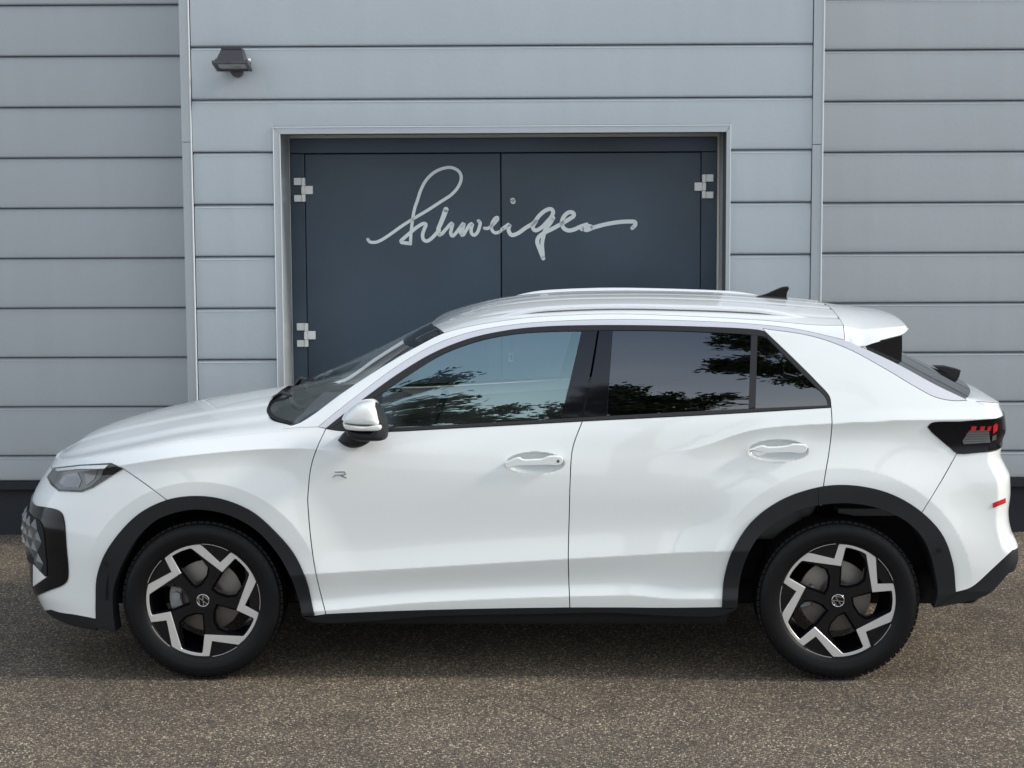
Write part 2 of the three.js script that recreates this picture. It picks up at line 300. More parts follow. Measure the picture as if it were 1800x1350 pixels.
// ---------------------------------------------------------------- the car
const M = {
  white: mat([0.785, 0.815, 0.812], { roughness: 0.42, clearcoat: 1, clearcoatRoughness: 0.025, ior: 1.5 }),
  silver: mat([0.64, 0.65, 0.69], { roughness: 0.34, metalness: 0.2, clearcoat: 1, clearcoatRoughness: 0.03 }),
  rail: mat([0.78, 0.79, 0.81], { roughness: 0.3, metalness: 0.25 }),
  gloss: mat([0.005, 0.005, 0.007], { roughness: 0.05, ior: 1.6 }),
  frameGloss: mat([0.004, 0.004, 0.006], { roughness: 0.12, specularIntensity: 0.6 }),
  trim: mat([0.018, 0.0175, 0.018], { roughness: 0.4, specularIntensity: 0.8 }),
  plastic: mat([0.0105, 0.012, 0.0145], { roughness: 0.62, specularIntensity: 0.65 }),
  dark: mat([0.008, 0.008, 0.009], { roughness: 0.9 }),
  seal: mat([0.01, 0.01, 0.01], { roughness: 0.8 }),
  rubber: mat([0.0055, 0.0057, 0.0065], { roughness: 0.48, specularIntensity: 0.4 }),
  glass: mat([0.76, 1.0, 0.95], { metalness: 1, roughness: 0, transparent: true, opacity: 0.32, side: THREE.DoubleSide }),
  screen: mat([0.80, 0.88, 0.86], { metalness: 1, roughness: 0, transparent: true, opacity: 0.22, side: THREE.DoubleSide }),
  privacy: mat([0.05, 0.055, 0.065], { transmission: 1, thickness: 0, roughness: 0, ior: 2.33, side: THREE.DoubleSide }),
  clear: mat([0.96, 0.97, 0.97], { transmission: 1, thickness: 0, roughness: 0, ior: 1.3, side: THREE.DoubleSide }),
  lampGrey: mat([0.15, 0.157, 0.157], { roughness: 0.3, metalness: 0.5 }),
  badge: mat([0.34, 0.34, 0.35], { roughness: 0.25, metalness: 0.9 }),
  tailClear: mat([0.15, 0.155, 0.16], { roughness: 0.22, metalness: 0.5, clearcoat: 1 }),
  lampLight: mat([0.74, 0.76, 0.75], { roughness: 0.25, metalness: 0.2 }),
  chrome: mat([0.78, 0.79, 0.80], { roughness: 0.12, metalness: 1 }),
  machined: mat([0.72, 0.71, 0.695], { roughness: 0.36, metalness: 0.6 }),
  wheelBlack: mat([0.005, 0.005, 0.007], { roughness: 0.07, specularIntensity: 1 }),
  disc: mat([0.25, 0.225, 0.205], { roughness: 0.5, metalness: 0.6 }),
  caliper: mat([0.30, 0.31, 0.32], { roughness: 0.5, metalness: 0.5 }),
  red: mat([0.55, 0.006, 0.014], { roughness: 0.12, clearcoat: 1 }),
  lattice: mat([0.10, 0.108, 0.11], { roughness: 0.22, clearcoat: 0.8, clearcoatRoughness: 0.1 }),
  cloth: mat([0.16, 0.165, 0.165], { roughness: 0.9 }),
  lining: mat([0.5, 0.5, 0.48], { roughness: 0.9 }),
};
const car = thing('parked_car', 'white compact crossover parked side-on in front of the dark double doors', 'car');
function both(name, geo, m, parentNear, parentFar, label) { return [part(name, geo, m, parentNear, label), part(name, mirrored(geo), m, parentFar ?? parentNear, label)]; }

for (const [cx, cy, hx, hy] of [[940, 815, 0.122, 0.046], [1368, 793, 0.124, 0.047]]) { const [u, y] = toBody(cx, cy); GRIPS.push([u, y, hx - 0.001, hy, 0.040]); }

function flat(pts, z) { return pts.map(([x, y]) => { const p = atZ(x, y, z); return [p.x, p.y]; }); }
// measured lines
const seamFD = onBody([[573, 753], [557, 788], [546.4, 822], [541.8, 862.7], [541, 880], [542.5, 905], [544.5, 930], [554, 1001.6], [573, 1080]]);
const sillF = onBody([[573, 1080], [660, 1076], [747.6, 1073], [880, 1070], [1001.7, 1068.4]]), sillR = onBody([[1001.7, 1068.4], [1100, 1068.5], [1172.8, 1069], [1268, 1068]]);
const seamDD = onBody([[1023.8, 740.2], [1006.7, 788], [1002, 853], [1000.8, 900], [999, 982], [1001.7, 1068.4]]);
const seamRQ = onBody([[1461, 716], [1462.5, 744.5], [1457.8, 791], [1450, 837.8], [1442.9, 887.6]]);
const beltF = onBody([[573, 753], [590, 756], [620, 758], [680, 758.5], [800, 752.5], [1010, 741], [1023.8, 740.2]]), beltR = onBody([[1023.8, 740.2], [1271, 727.5], [1461, 716]]);
const archF = [[168, 1104], [167.4, 1057.8], [169.6, 1014], [183.6, 973.8], [214.7, 930], [249, 899], [295.6, 878], [342, 872], [389, 877.3], [441.8, 899], [482.2, 933.3], [516.5, 973.8], [538.3, 1020.4], [553.2, 1083]];
const archFin = [[203, 1111], [199, 1075], [199, 1039], [207, 1011], [224, 973.8], [248, 938], [280, 912], [326.7, 897.6], [357.8, 896.6], [404.4, 906.9], [451, 933.3], [485.4, 970.7], [510.2, 1014], [525.8, 1057.8], [530.4, 1083]];
const archR = [[1268.6, 1069], [1272.7, 1017], [1289.8, 964.5], [1321, 917.8], [1370.7, 880.5], [1426.7, 859.3], [1470, 852.4], [1520, 855.6], [1569.8, 869.6], [1619.6, 899], [1657, 939.6], [1675.6, 989.3], [1681, 1041]];
const archRin = [[1296.6, 1069], [1299, 1033], [1307, 995.6], [1330, 949], [1364.4, 917.8], [1408, 896], [1457.8, 886], [1504.4, 886], [1551, 896], [1591.5, 916], [1619.6, 942.7], [1635, 973.8], [1644.5, 1014], [1648, 1045], [1641, 1067]];
const shrink = (pts, cx, cy, k) => pts.map(([x, y]) => [cx + (x - cx) * k, cy + (y - cy) * k]);
const archFh = onBody(shrink(archF, 356, 1057, 0.95)), archRh = onBody(shrink(archR, 1473, 1056, 0.95));
const rev = (a) => [...a].reverse();
const near = (c, p) => { let b = 0, d = 1e9; c.forEach((q, i) => { const e = Math.hypot(q[0] - p[0], q[1] - p[1]); if (e < d) { d = e; b = i; } }); return b; };
const line = (a, b, n = 12) => [...Array(n + 1)].map((_, i) => [lerp(a[0], b[0], i / n), lerp(a[1], b[1], i / n)]);
const topLine = (a, b, n = 60) => [...Array(n + 1)].map((_, i) => { const u = lerp(a, b, i / n); return [u, y7(u) + 0.0155]; });
const hoodLine = (a, b, n) => topLine(a, b, n).map(([u, y]) => [u, y - 0.0035]);

// doors
const iR = near(archRh, seamRQ[seamRQ.length - 1]);
const doorPoly = [[...seamFD, ...sillF, ...rev(seamDD), ...rev(beltF)], [...seamDD, ...sillR, ...archRh.slice(0, iR), ...rev(seamRQ), ...rev(beltR)]];
const doorGeo = doorPoly.map((p) => panel(p, { du: 0.006, dy: 0.005 })), liningGeo = doorPoly.map((p) => panel(p, { off: -0.07, gap: 0.03, depth: 0, du: 0.06, dy: 0.03 }));
const doors = {};
for (const [k, nm] of [[0, 'front_door'], [1, 'rear_door']]) { doors[nm] = both(nm, doorGeo[k], M.white, car); for (const s of [0, 1]) part('door_lining', s ? mirrored(liningGeo[k]) : liningGeo[k], M.cloth, doors[nm][s]); }
const door2 = (name, geo, m, k) => { const d = doors[k]; return both(name, geo, m, d[0], d[1]); };

// fender, bumpers, quarter panels, tail
const sFB = onBody([[216.9, 824], [249, 846], [292, 878]]), uS = sFB[0][0], iF = near(archFh, sFB[sFB.length - 1]);
const UA = -0.905;                                           // foot of the windscreen pillar
const lampTop = onBody([[216.9, 824], [196, 818], [141.6, 820.5], [94, 826]]), yNose = lampTop[lampTop.length - 1][1] - 0.005, noseSeam = [...lampTop, ...line(lampTop[lampTop.length - 1], [UF - 0.0012, yNose], 24)];
both('front_fender', panel([...rev(noseSeam), ...sFB, ...archFh.slice(iF + 1), ...onBody([[553, 1083], [573, 1080]]), ...rev(seamFD), ...onBody([[573, 753], [559, 750]]), ...topLine(UA, UF - 0.0012, 110)], { du: 0.006, dy: 0.0035 }), M.white, car);
const bumpLow = onBody([[56.7, 1052], [70.5, 1063], [100.7, 1076], [131, 1081], [167.5, 1088]]), ub = bumpLow[0];
both('front_bumper', panel([...noseSeam, ...line([UF - 0.0012, yNose], [UF - 0.0012, ub[1]], 20), ...line([UF - 0.0012, ub[1]], ub, 20), ...bumpLow, ...archFh.slice(4, iF + 1), ...rev(sFB)], { dy: 0.007 }), M.white, car);
const lipLow = onBody([[65.5, 1066], [85.6, 1082], [100.7, 1091], [131, 1102], [168, 1109]]);
both('bumper_lip', panel([...rev(bumpLow), ...line(ub, [UF - 0.0012, ub[1]], 20), ...line([UF - 0.0012, ub[1]], [UF - 0.0012, lipLow[0][1]], 4), ...line([UF - 0.0012, lipLow[0][1]], lipLow[0], 20), ...lipLow], { off: -0.004, gap: 0, depth: 0.05 }), M.plastic, car);
const qSeam = onBody([[1618, 905], [1653.8, 847], [1681.8, 797.4]]), tailEdge = onBody([[1740, 794], [1742, 765], [1740, 735], [1733, 715], [1712, 704], [1700, 704]]);
const bladeLow = [[1700, 703.4], [1675.6, 704], [1644.5, 697.8], [1613.4, 682], [1551, 645], [1489, 612], [1426.7, 590.5], [1341, 577]];
const dloRear = [[1344, 582], [1395.6, 631.5], [1436, 672], [1457.8, 697], [1461, 716]];
const jQ = near(archRh, qSeam[0]);
both('rear_quarter_panel', panel([...seamRQ, ...archRh.slice(iR, jQ), ...qSeam, ...onBody([[1681.8, 797.4], [1740, 794]]), ...tailEdge, ...onBody(bladeLow), ...onBody(dloRear)], { dy: 0.007 }), M.white, car);
const [uT, yT] = tailEdge[0], UC = UR + 0.0012, yShelf = 1.118;
both('tailgate', panel([...rev(tailEdge).map(([u, y], i, a) => [u - (i && i < a.length - 1 ? 0.008 : 0), y]), ...line([uT, yT], [UC, yT], 30), ...line([UC, yT], [UC, yShelf], 12), ...line([UC, yShelf], tailEdge[tailEdge.length - 1], 30)], { dy: 0.007, off: -0.0005 }), M.white, car);
const rbLow = onBody([[1681, 1041], [1706.7, 1033], [1745, 1000], [1779.8, 967.6]]), rbE = rbLow[rbLow.length - 1];
both('rear_bumper', panel([...rev(qSeam), ...archRh.slice(jQ), ...rbLow, ...line(rbE, [UC, rbE[1]], 20), ...line([UC, rbE[1]], [UC, yT], 12), ...line([UC, yT], [uT, yT], 30), ...onBody([[1740, 794], [1681.8, 797.4]])], { dy: 0.007 }), M.white, car);
const dfLow = onBody([[1641.4, 1069], [1700.5, 1057.8], [1737.8, 1045], [1775, 1008]]), dfE = dfLow[dfLow.length - 1];
both('rear_diffuser', panel([...rev(dfLow), ...onBody([[1641.4, 1069], [1662, 1046], [1681, 1041]]), ...rbLow, ...line(rbE, [UC, rbE[1]], 20), ...line([UC, rbE[1]], [UC, dfE[1]], 6), ...line([UC, dfE[1]], dfE, 20)], { off: -0.004, gap: 0, depth: 0.06 }), M.plastic, car);

// arch cladding and sill
const clad = (name, o, i, opt) => both(name, panel([...o, ...rev(i)], { off: 0.011, gap: 0.001, depth: 0.06, du: 0.012, ...opt }), M.plastic, car);
clad('wheel_arch_trim', onBody(archF, 0.011), onBody(archFin, 0.011));
{ const o = onBody(archR, 0.011), i = onBody(archRin, 0.011), ko = near(o, seamRQ[seamRQ.length - 4]), ki = near(i, toBody(1442, 890)); clad('wheel_arch_trim', o.slice(0, ko), i.slice(0, ki)); clad('wheel_arch_trim', o.slice(ko - 1), i.slice(ki - 1)); }
both('sill', panel([...onBody([[531, 1083], [554, 1084], [573, 1080.5]]), ...sillF, ...sillR, ...onBody([[1268, 1068], [1294, 1069.5]]), ...onBody([[1294.6, 1071], [1263.6, 1082], [1196.7, 1083], [1072.5, 1077], [957.8, 1078.5], [747.6, 1083.5], [647, 1091.5], [554, 1093.5], [531, 1085]])], { off: 0.003, gap: 0.001, depth: 0.16, du: 0.03 }), M.plastic, car);
for (const [u, y] of [toBody(187, 990), toBody(1650, 966)]) for (const s of [1, -1]) { const g = new THREE.CylinderGeometry(0.009, 0.010, 0.006, 18).rotateX(Math.PI / 2), p = body(u, y, 0.012); part('parking_sensor', g.translate(p.x, p.y, s * p.z), M.gloss, car); }

// roof side, silver roof strip, glazing and black trims
const stripTop = [[559, 750.5], [590, 725], [640, 686], [699, 643], [761, 607], [823, 585], [885, 573], [960, 565.6], [1084, 561.5], [1209, 563.8], [1327, 570], [1400, 578.5], [1485, 597.6]];
const bladeTop = [[1485, 597.6], [1534, 619], [1582, 642], [1644.5, 676], [1700, 702.5]];
const dloTop = [[573, 752.5], [600, 731], [636.7, 702.5], [699, 657.5], [761, 620.5], [823.4, 595.5], [885.6, 581.5], [947.8, 574.5], [1052, 571.5], [1209, 573.5], [1327, 579], [1344, 582]];
const ridge = (a, b, n = 60) => [...Array(n + 1)].map((_, i) => { const u = lerp(a, b, i / n); return [u, yRidge(u)]; });
const UE = toBody(1485, 597.6)[0];
both('roof_side', panel([...onBody(stripTop), [UE, yRidge(UE)], ...rev(ridge(UA, UE, 70)), ...line([UA, yRidge(UA)], [-0.985, y7(-0.985) + 0.014], 8), ...rev(topLine(UA - 0.01, -0.985, 8)).map(([u, y]) => [u, y - 0.001])], { gap: 0.0012, dy: 0.006 }), M.white, car);
both('roof_strip', panel([...onBody(stripTop), ...onBody(bladeTop), ...onBody(bladeLow), ...rev(onBody(dloTop))], { gap: 0.0008, dy: 0.006 }), M.silver, car);
const glTop = [[585, 751.5], [604, 738], [640, 712], [672.5, 690], [730, 651], [776.7, 623], [839, 599.8], [901, 587.3], [963, 582.7], [1022, 581.5], [1077, 580.5], [1200, 582], [1321, 588.5], [1347, 592]];
const glRear = [[1347, 592], [1389, 635], [1430, 676], [1452, 700], [1455, 713]];
const T = { off: -0.001, gap: 0.0006, depth: 0.012, dy: 0.01 };
both('window_frame', panel([...onBody(dloTop), ...rev(onBody(glTop))], T), M.trim, car);
both('window_frame', panel([...onBody(dloRear), ...rev(onBody(glRear))], T), M.trim, car);
door2('belt_trim', panel([...beltF, ...rev(onBody([[585, 751.5], [620, 752], [664, 752.5], [1010, 734.6], [1023.5, 733.8]]))], { ...T, off: 0.003 }), M.trim, 'front_door');
door2('belt_trim', panel([...beltR, ...rev(onBody([[1023.5, 733.8], [1271, 720.5], [1455, 712.5]]))], { ...T, off: 0.003 }), M.trim, 'rear_door');
const B = { off: 0.001, gap: 0.0012, depth: 0.012, dy: 0.02, du: 0.03 };
door2('pillar_cover', panel([...onBody([[1022, 582], [1050.5, 581.3]]), ...onBody([[1050.5, 581.3], [1038, 655], [1022, 733.8]]), ...onBody([[1022, 733.8], [985.5, 735.5]]), ...onBody([[985.5, 735.5], [1004, 660], [1022, 582]])], B), M.gloss, 'front_door');
door2('pillar_cover', panel([...onBody([[1053, 581.3], [1077, 581]]), ...onBody([[1077, 581], [1072, 655], [1067, 731.5]]), ...onBody([[1067, 731.5], [1025, 733.6]]), ...onBody([[1025, 733.6], [1041, 655], [1053, 581.3]])], B), M.gloss, 'rear_door');
door2('window_divider', panel([...onBody([[1320, 588.5], [1332, 589.6]]), ...onBody([[1332, 589.6], [1328.5, 717]]), ...onBody([[1328.5, 717], [1315.5, 718]]), ...onBody([[1315.5, 718], [1320, 588.5]])], B), M.trim, 'rear_door');
door2('mirror_sail', panel([...onBody([[585, 751.5], [604, 738], [640, 712], [672.5, 690]]), ...onBody([[672.5, 690], [668, 720], [664, 752.5]]), ...onBody([[664, 752.5], [585, 751.5]])], { ...B, off: -0.001 }), M.trim, 'front_door');
const G = { off: -0.005, gap: 0, depth: 0, dy: 0.012, du: 0.02 };
door2('door_window', panel([...onBody([[672.5, 690], [730, 651], [776.7, 623], [839, 599.8], [901, 587.3], [963, 582.7], [1022, 582]]), ...onBody([[1022, 582], [1004, 660], [985.5, 735.7]]), ...onBody([[985.5, 735.7], [664, 753]]), ...onBody([[664, 753], [668, 720], [672.5, 690]])], G), M.glass, 'front_door');
door2('door_window', panel([...onBody([[1077, 580.5], [1200, 582], [1321, 588.5]]), ...onBody([[1321, 588.5], [1316, 718.2]]), ...onBody([[1316, 718.2], [1067, 731.7]]), ...onBody([[1067, 731.7], [1072, 655], [1077, 580.5]])], G), M.privacy, 'rear_door');
door2('quarter_window', panel([...onBody([[1331.5, 590], [1347, 592], [1389, 635], [1430, 676], [1452, 700], [1455, 713]]), ...onBody([[1455, 713], [1328, 717.2]]), ...onBody([[1328, 717.2], [1331.5, 590]])], G), M.privacy, 'rear_door');

// bonnet, roof, windscreen, spoiler, rear window
const E3 = (uv, off = 0) => uv.map(([u, y]) => body(u, y, off));
const hoodMid = pchip([[-2.1, 0.855], [-2.05, 0.875], [-1.95, 0.935], [-1.71, 1.005], [-1.41, 1.062], [-1.14, 1.104], [-0.95, 1.128]]);
const fold = (a, c, w, h) => -h * sstep(c - w, c + w, Math.abs(a));
part('bonnet', crossSkin(E3(rev(hoodLine(UA, UF - 0.0012, 110))), (x) => hoodMid(x), (s) => -0.200 * sstep(0.5, 1, s) ** 1.3, { p: 2.0, q: 5, na: 60, bump: (a, s) => (fold(a, 0.74, 0.05, 0.007) + fold(a, 0.42, 0.05, 0.006) + 0.013 * sstep(0.79, 1, Math.abs(a))) * sstep(0.02, 0.25, s) }), M.white, car);
const roofMid = pchip([[-0.42, 1.425], [-0.345, 1.452], [-0.24, 1.488], [-0.08, 1.526], [0.08, 1.544], [0.24, 1.553], [0.5, 1.556], [0.83, 1.549], [1.05, 1.535], [1.42, 1.500], [1.57, 1.472], [1.68, 1.432]]);
const ribs = (a) => { let s = 0; for (const c of [0.78, 0.42, 0.16]) s -= 0.003 * Math.exp(-(((Math.abs(a) - c) / 0.035) ** 2)); return s; };
const UH = -0.315, headBow = (s) => -0.085 * (1 - sstep(0, 0.3, s));
part('roof', crossSkin(E3(ridge(UH, UE, 90)), (x) => roofMid(x), headBow, { p: 2.3, na: 60, bump: (a, s) => ribs(a) * sstep(0.04, 0.2, s) }), M.white, car);
const scrEdge = E3(ridge(UA, UH, 40), -0.004);
part('windscreen', crossSkin(scrEdge, (x, s) => lerp(scrEdge[0].y + 0.030, 1.424, s), (s) => -lerp(0.184, 0.083, s), { p: 2, q: (s) => lerp(5, 2, sstep(0, 0.7, s)), na: 40 }), M.screen, car);
part('shade_band', crossSkin(scrEdge.slice(32), (x, s) => lerp(scrEdge[0].y + 0.030, 1.424, lerp(0.8, 1, s)) - 0.004, (s) => -lerp(0.184, 0.083, lerp(0.8, 1, s)) + 0.004, { p: 2, q: (s) => lerp(5, 2, sstep(0, 0.7, lerp(0.8, 1, s))), na: 40, lift: -0.003 }), M.frameGloss, car);
// scuttle between bonnet and windscreen, with wipers
{ const pos = [], idx = [], n = 41;
  for (let i = 0; i < 3; i++) for (let j = 0; j < n; j++) { const a = (j - 20) / 20, k = 1 - a * a, e = scrEdge[0]; pos.push(e.x - lerp(0.208, 0.172, i / 2) * (1 - Math.abs(a) ** 5) + (i === 2 ? 0.012 : 0), e.y + [0.034, 0.018, 0.028][i] * k - 0.010, e.z * a); }
  for (let i = 0; i < 2; i++) for (let j = 0; j < n - 1; j++) { const a = i * n + j; idx.push(a, a + 1, a + n, a + 1, a + n + 1, a + n); }
  part('scuttle_panel', geoFrom(pos, null, idx), M.plastic, car);
  const wip = (z0, z1) => { const pts = [...Array(14)].map((_, i) => { const t = i / 13, z = lerp(z0, z1, t), k = 1 - (z / scrEdge[0].z) ** 2; const q = 1 - Math.abs(z / scrEdge[0].z) ** 5; return V(scrEdge[0].x - 0.20 * q + 0.075 + 0.05 * t, scrEdge[0].y + 0.020 + 0.030 * k + 0.012 * t, z); }); return merged([sweep(pts, ring(0.009, 0.008, 8), () => 1), sweep(pts.map((p) => p.clone().add(V(0.004, -0.014, 0))), [[-0.003, -0.008], [0.003, -0.008], [0.003, 0.008], [-0.003, 0.008]]), sweep([pts[0].clone().add(V(-0.075, -0.02, 0.05)), pts[3].clone().add(V(-0.04, 0.012, 0)), pts[6].clone().add(V(0, 0.012, 0))], ring(0.011, 0.008, 8), (t) => 1.2 - 0.5 * t)]); };
  part('windscreen_wiper', wip(0.12, 0.64), M.trim, car); part('windscreen_wiper', wip(-0.5, 0.05), M.trim, car);
}
{ // roof spoiler
  const eg = [[1470, 593, 0.600], [1486, 602, 0.603], [1500, 607, 0.602], [1515.3, 609, 0.596], [1535, 603, 0.588], [1551, 598.5, 0.578], [1570, 592, 0.56], [1584, 587.5, 0.535], [1592, 583, 0.50], [1595, 579, 0.46]].map(([x, y, z]) => atZ(x, y, z));
  eg[0].copy(body(UE, onBody([[1485, 597.6], [1486, 598]])[0][1] + 0.002));
  const cr = new THREE.CatmullRomCurve3(eg).getSpacedPoints(60), midY = pchip([[0, roofMid(UE)], [0.5, 1.484], [0.8, 1.467], [0.95, 1.453], [1, 1.438]]), bow = (s) => 0.022 * s * s;
  const half = [], yr = yRidge(UE), zr = body(UE, yr).z, y0 = eg[0].y;      // the roof's own section at the joint, carried back to the tip
  for (let i = 0; i <= 36; i++) { const a = i / 36; half.push([zr * a, yr + (roofMid(UE) - yr) * (1 - a ** 2.3)]); }
  for (let i = 1; i <= 12; i++) { const y = lerp(yr, y0, i / 12); half.push([body(UE, y).z, y]); }
  const z0 = half[half.length - 1][0], sec = [...rev(half.slice(1)).map(([z, y]) => [-z, y]), ...half], N = sec.length;
  const skin = (flatK, lift) => { const pos = [], idx = []; cr.forEach((e, k) => { const s = k / 60, m = midY(s); for (const [z, y] of sec) { const f = flatK === 1 ? (y - y0) / (roofMid(UE) - y0) : 0.18 * (1 - (z / z0) ** 2); pos.push(e.x + 0.0015 + bow(s) * (1 - (z / z0) ** 2), e.y + (m - e.y) * f + lift, e.z * z / z0); } });
    for (let k = 0; k < 60; k++) for (let q = 0; q < N - 1; q++) { const a = k * N + q, b = a + 1, c = a + N, d = c + 1; flatK === 1 ? idx.push(a, b, c, b, d, c) : idx.push(a, c, b, b, c, d); }
    return [pos, idx]; };
  const [tp, ti] = skin(1, 0), [up_, ui] = skin(0, 0), top = geoFrom(tp, null, ti), und = geoFrom(up_, null, ui), cp = [], ci = [];
  for (let q = 0; q < N; q++) { const a = (60 * N + q) * 3; cp.push(...tp.slice(a, a + 3), (tp[a] + up_[a]) / 2 + 0.004, (tp[a + 1] + up_[a + 1]) / 2, tp[a + 2], ...up_.slice(a, a + 3)); if (q) for (const k of [0, 1]) { const b = (q - 1) * 3 + k, c = q * 3 + k; ci.push(b, c, b + 1, c, c + 1, b + 1); } }
  const cap = geoFrom(cp, null, ci);
  const sp = part('roof_spoiler', merged([top, und, cap]), M.white, car);
  const fin = [[1508, 606], [1552.7, 598], [1584.5, 590], [1584.5, 613], [1583, 642], [1551, 628]].map(([x, y]) => { const p = atZ(x, y, 0.575); return [p.x, p.y]; });
  for (const s of [1, -1]) part('spoiler_fin', new THREE.ExtrudeGeometry(shapeOf(fin), { depth: 0.012, bevelEnabled: true, bevelSize: 0.003, bevelThickness: 0.003 }).translate(0, 0, s * 0.572 - 0.006), M.gloss, sp);
}
{ const edge = E3(onBody([[1515, 610], [1551, 627], [1582, 642], [1644.5, 676], [1700, 702.5]]), -0.012), n = edge.length - 1;
  part('rear_window', crossSkin(edge, (x, s) => lerp(edge[0].y, edge[n].y, s) + 0.004, (s) => lerp(0.10, 0.13, s), { p: 2, na: 30 }), M.privacy, car);
  const sh = E3([...line(tailEdge[tailEdge.length - 1], [UC, yShelf], 40)], -0.001);  // shelf under the glass
  const pos = [], idx = [], m = sh.length, g = edge[n];
  for (const s of [1, -1]) { const b = pos.length / 3; for (let i = 0; i < m; i++) { const a = 1 - i / (m - 1), q = V(g.x + 0.13 * (1 - a * a) - 0.01, g.y + 0.002, g.z * a), mid = sh[i].clone().lerp(q, 0.5).add(V(0, 0.010, 0)); for (const p of [sh[i], mid, q]) pos.push(p.x, p.y, s * p.z); } for (let i = 0; i < m - 1; i++) for (let k = 0; k < 2; k++) { const a = b + i * 3 + k, c = a + 3; s > 0 ? idx.push(a, c, a + 1, c, c + 1, a + 1) : idx.push(a, a + 1, c, c, a + 1, c + 1); } }
  part('tailgate_shelf', geoFrom(pos, null, idx), M.white, car);
  part('rear_wiper', new THREE.ExtrudeGeometry(shapeOf(flat([[1643, 644.5], [1662, 645.5], [1681, 650], [1687, 652], [1685, 661], [1680, 669.5], [1671, 665], [1664, 656]], 0.1)), { depth: 0.05, bevelEnabled: true, bevelSize: 0.004, bevelThickness: 0.006, bevelSegments: 3 }).translate(0, 0, 0.05), M.plastic, car);
}
// roof rails, aerial
{ const up = [[842, 564.6], [858, 559.5], [885.6, 552.5], [948, 543.5], [1010, 539.5], [1084, 536], [1180, 535.5], [1240, 538], [1330, 543], [1390, 549], [1436, 557.6]];
  const c = [...Array(71)].map((_, i) => { const t = i / 70, u = lerp(-0.165, 1.262, t), yr = yRidge(u), zr = body(u, yr).z, z = 0.535, y = yr + (roofMid(u) - yr) * (1 - Math.min(1, z / zr) ** 2.3); return V(u, y - 0.006 + 0.020 * sstep(0, 0.2, Math.min(t, 1 - t)), z); });
  const rail = sweep(c, ring(0.013, 0.0115, 14), (t) => Math.min(1, 0.12 + 8 * Math.min(t, 1 - t)));
  both('roof_rail', rail, M.rail, car);
  const foot = sweep(c.slice(6, 65).map((p) => p.clone().add(V(0, -0.0145, 0.001))), [[-0.006, -0.006], [0.006, -0.006], [0.006, 0.006], [-0.006, 0.006]], (t) => Math.min(1, 0.2 + 12 * Math.min(t, 1 - t))); both('rail_base', foot, M.lampGrey, car);
  const fin = chain([[1326, 523.5], [1348, 517], [1364, 510], [1376, 505.3], [1384.5, 504.8]]).concat([[1385.5, 508], [1382, 514], [1381, 521], [1384, 529.5], [1360, 528]]).map(([x, y]) => { const p = atZ(x, y, 0); return [p.x, p.y]; });
  part('roof_aerial', new THREE.ExtrudeGeometry(shapeOf(fin), { depth: 0.006, bevelEnabled: true, bevelSize: 0.004, bevelThickness: 0.014, bevelSegments: 4 }).translate(0, 0, -0.003), M.gloss, car);
}
// door handles, badge
for (const [dn, pts, z] of [['front_door', [[888.6, 812], [912, 803.5], [919.8, 807], [940, 806.8], [954, 805.5], [964.9, 801.2], [989.5, 804.2], [985.1, 816.4], [959.4, 817.6], [903.4, 820], [896, 822.8]], 0.893], ['rear_door', [[1316.2, 790.4], [1338.9, 782.8], [1349.8, 784.9], [1373.9, 784.1], [1385.6, 782.4], [1394.1, 780], [1418.6, 783.4], [1414, 795.4], [1385.6, 795.6], [1346.7, 797.8], [1331.5, 802.6]], 0.886]]) {
  const g = new THREE.ExtrudeGeometry(shapeOf(flat(chain([...pts, pts[0]], 2), z)), { depth: 0.008, bevelEnabled: true, bevelSize: 0.0045, bevelThickness: 0.009, bevelOffset: -0.0042, bevelSegments: 4 }).translate(0, 0, z - 0.006);
  door2('door_handle', g, M.white, dn);
}
{ const p = atZ(981, 810.6, 0.9); part('door_lock', new THREE.CylinderGeometry(0.0065, 0.0065, 0.004, 16).rotateX(Math.PI / 2).translate(p.x, p.y, 0.9025), M.lampGrey, doors.front_door[0]);
  const zb = body(...toBody(596, 834)).z + 0.002, bar = (a, b, w) => { const A = atZ(...a, zb), Bp = atZ(...b, zb), l = A.distanceTo(Bp); return new RoundedBoxGeometry(l, w, 0.005, 2, 0.0018).rotateZ(Math.atan2(Bp.y - A.y, Bp.x - A.x)).translate((A.x + Bp.x) / 2, (A.y + Bp.y) / 2, zb); };
  door2('badge_letter', merged([bar([588, 829.6], [606, 829.2], 0.0038), bar([606, 829], [607.6, 834.3], 0.0042), bar([607.6, 834.4], [590, 835], 0.0034), bar([597, 834.8], [609, 840.3], 0.0048), bar([591, 834.6], [584.5, 839.2], 0.0038)]), M.badge, 'front_door'); }
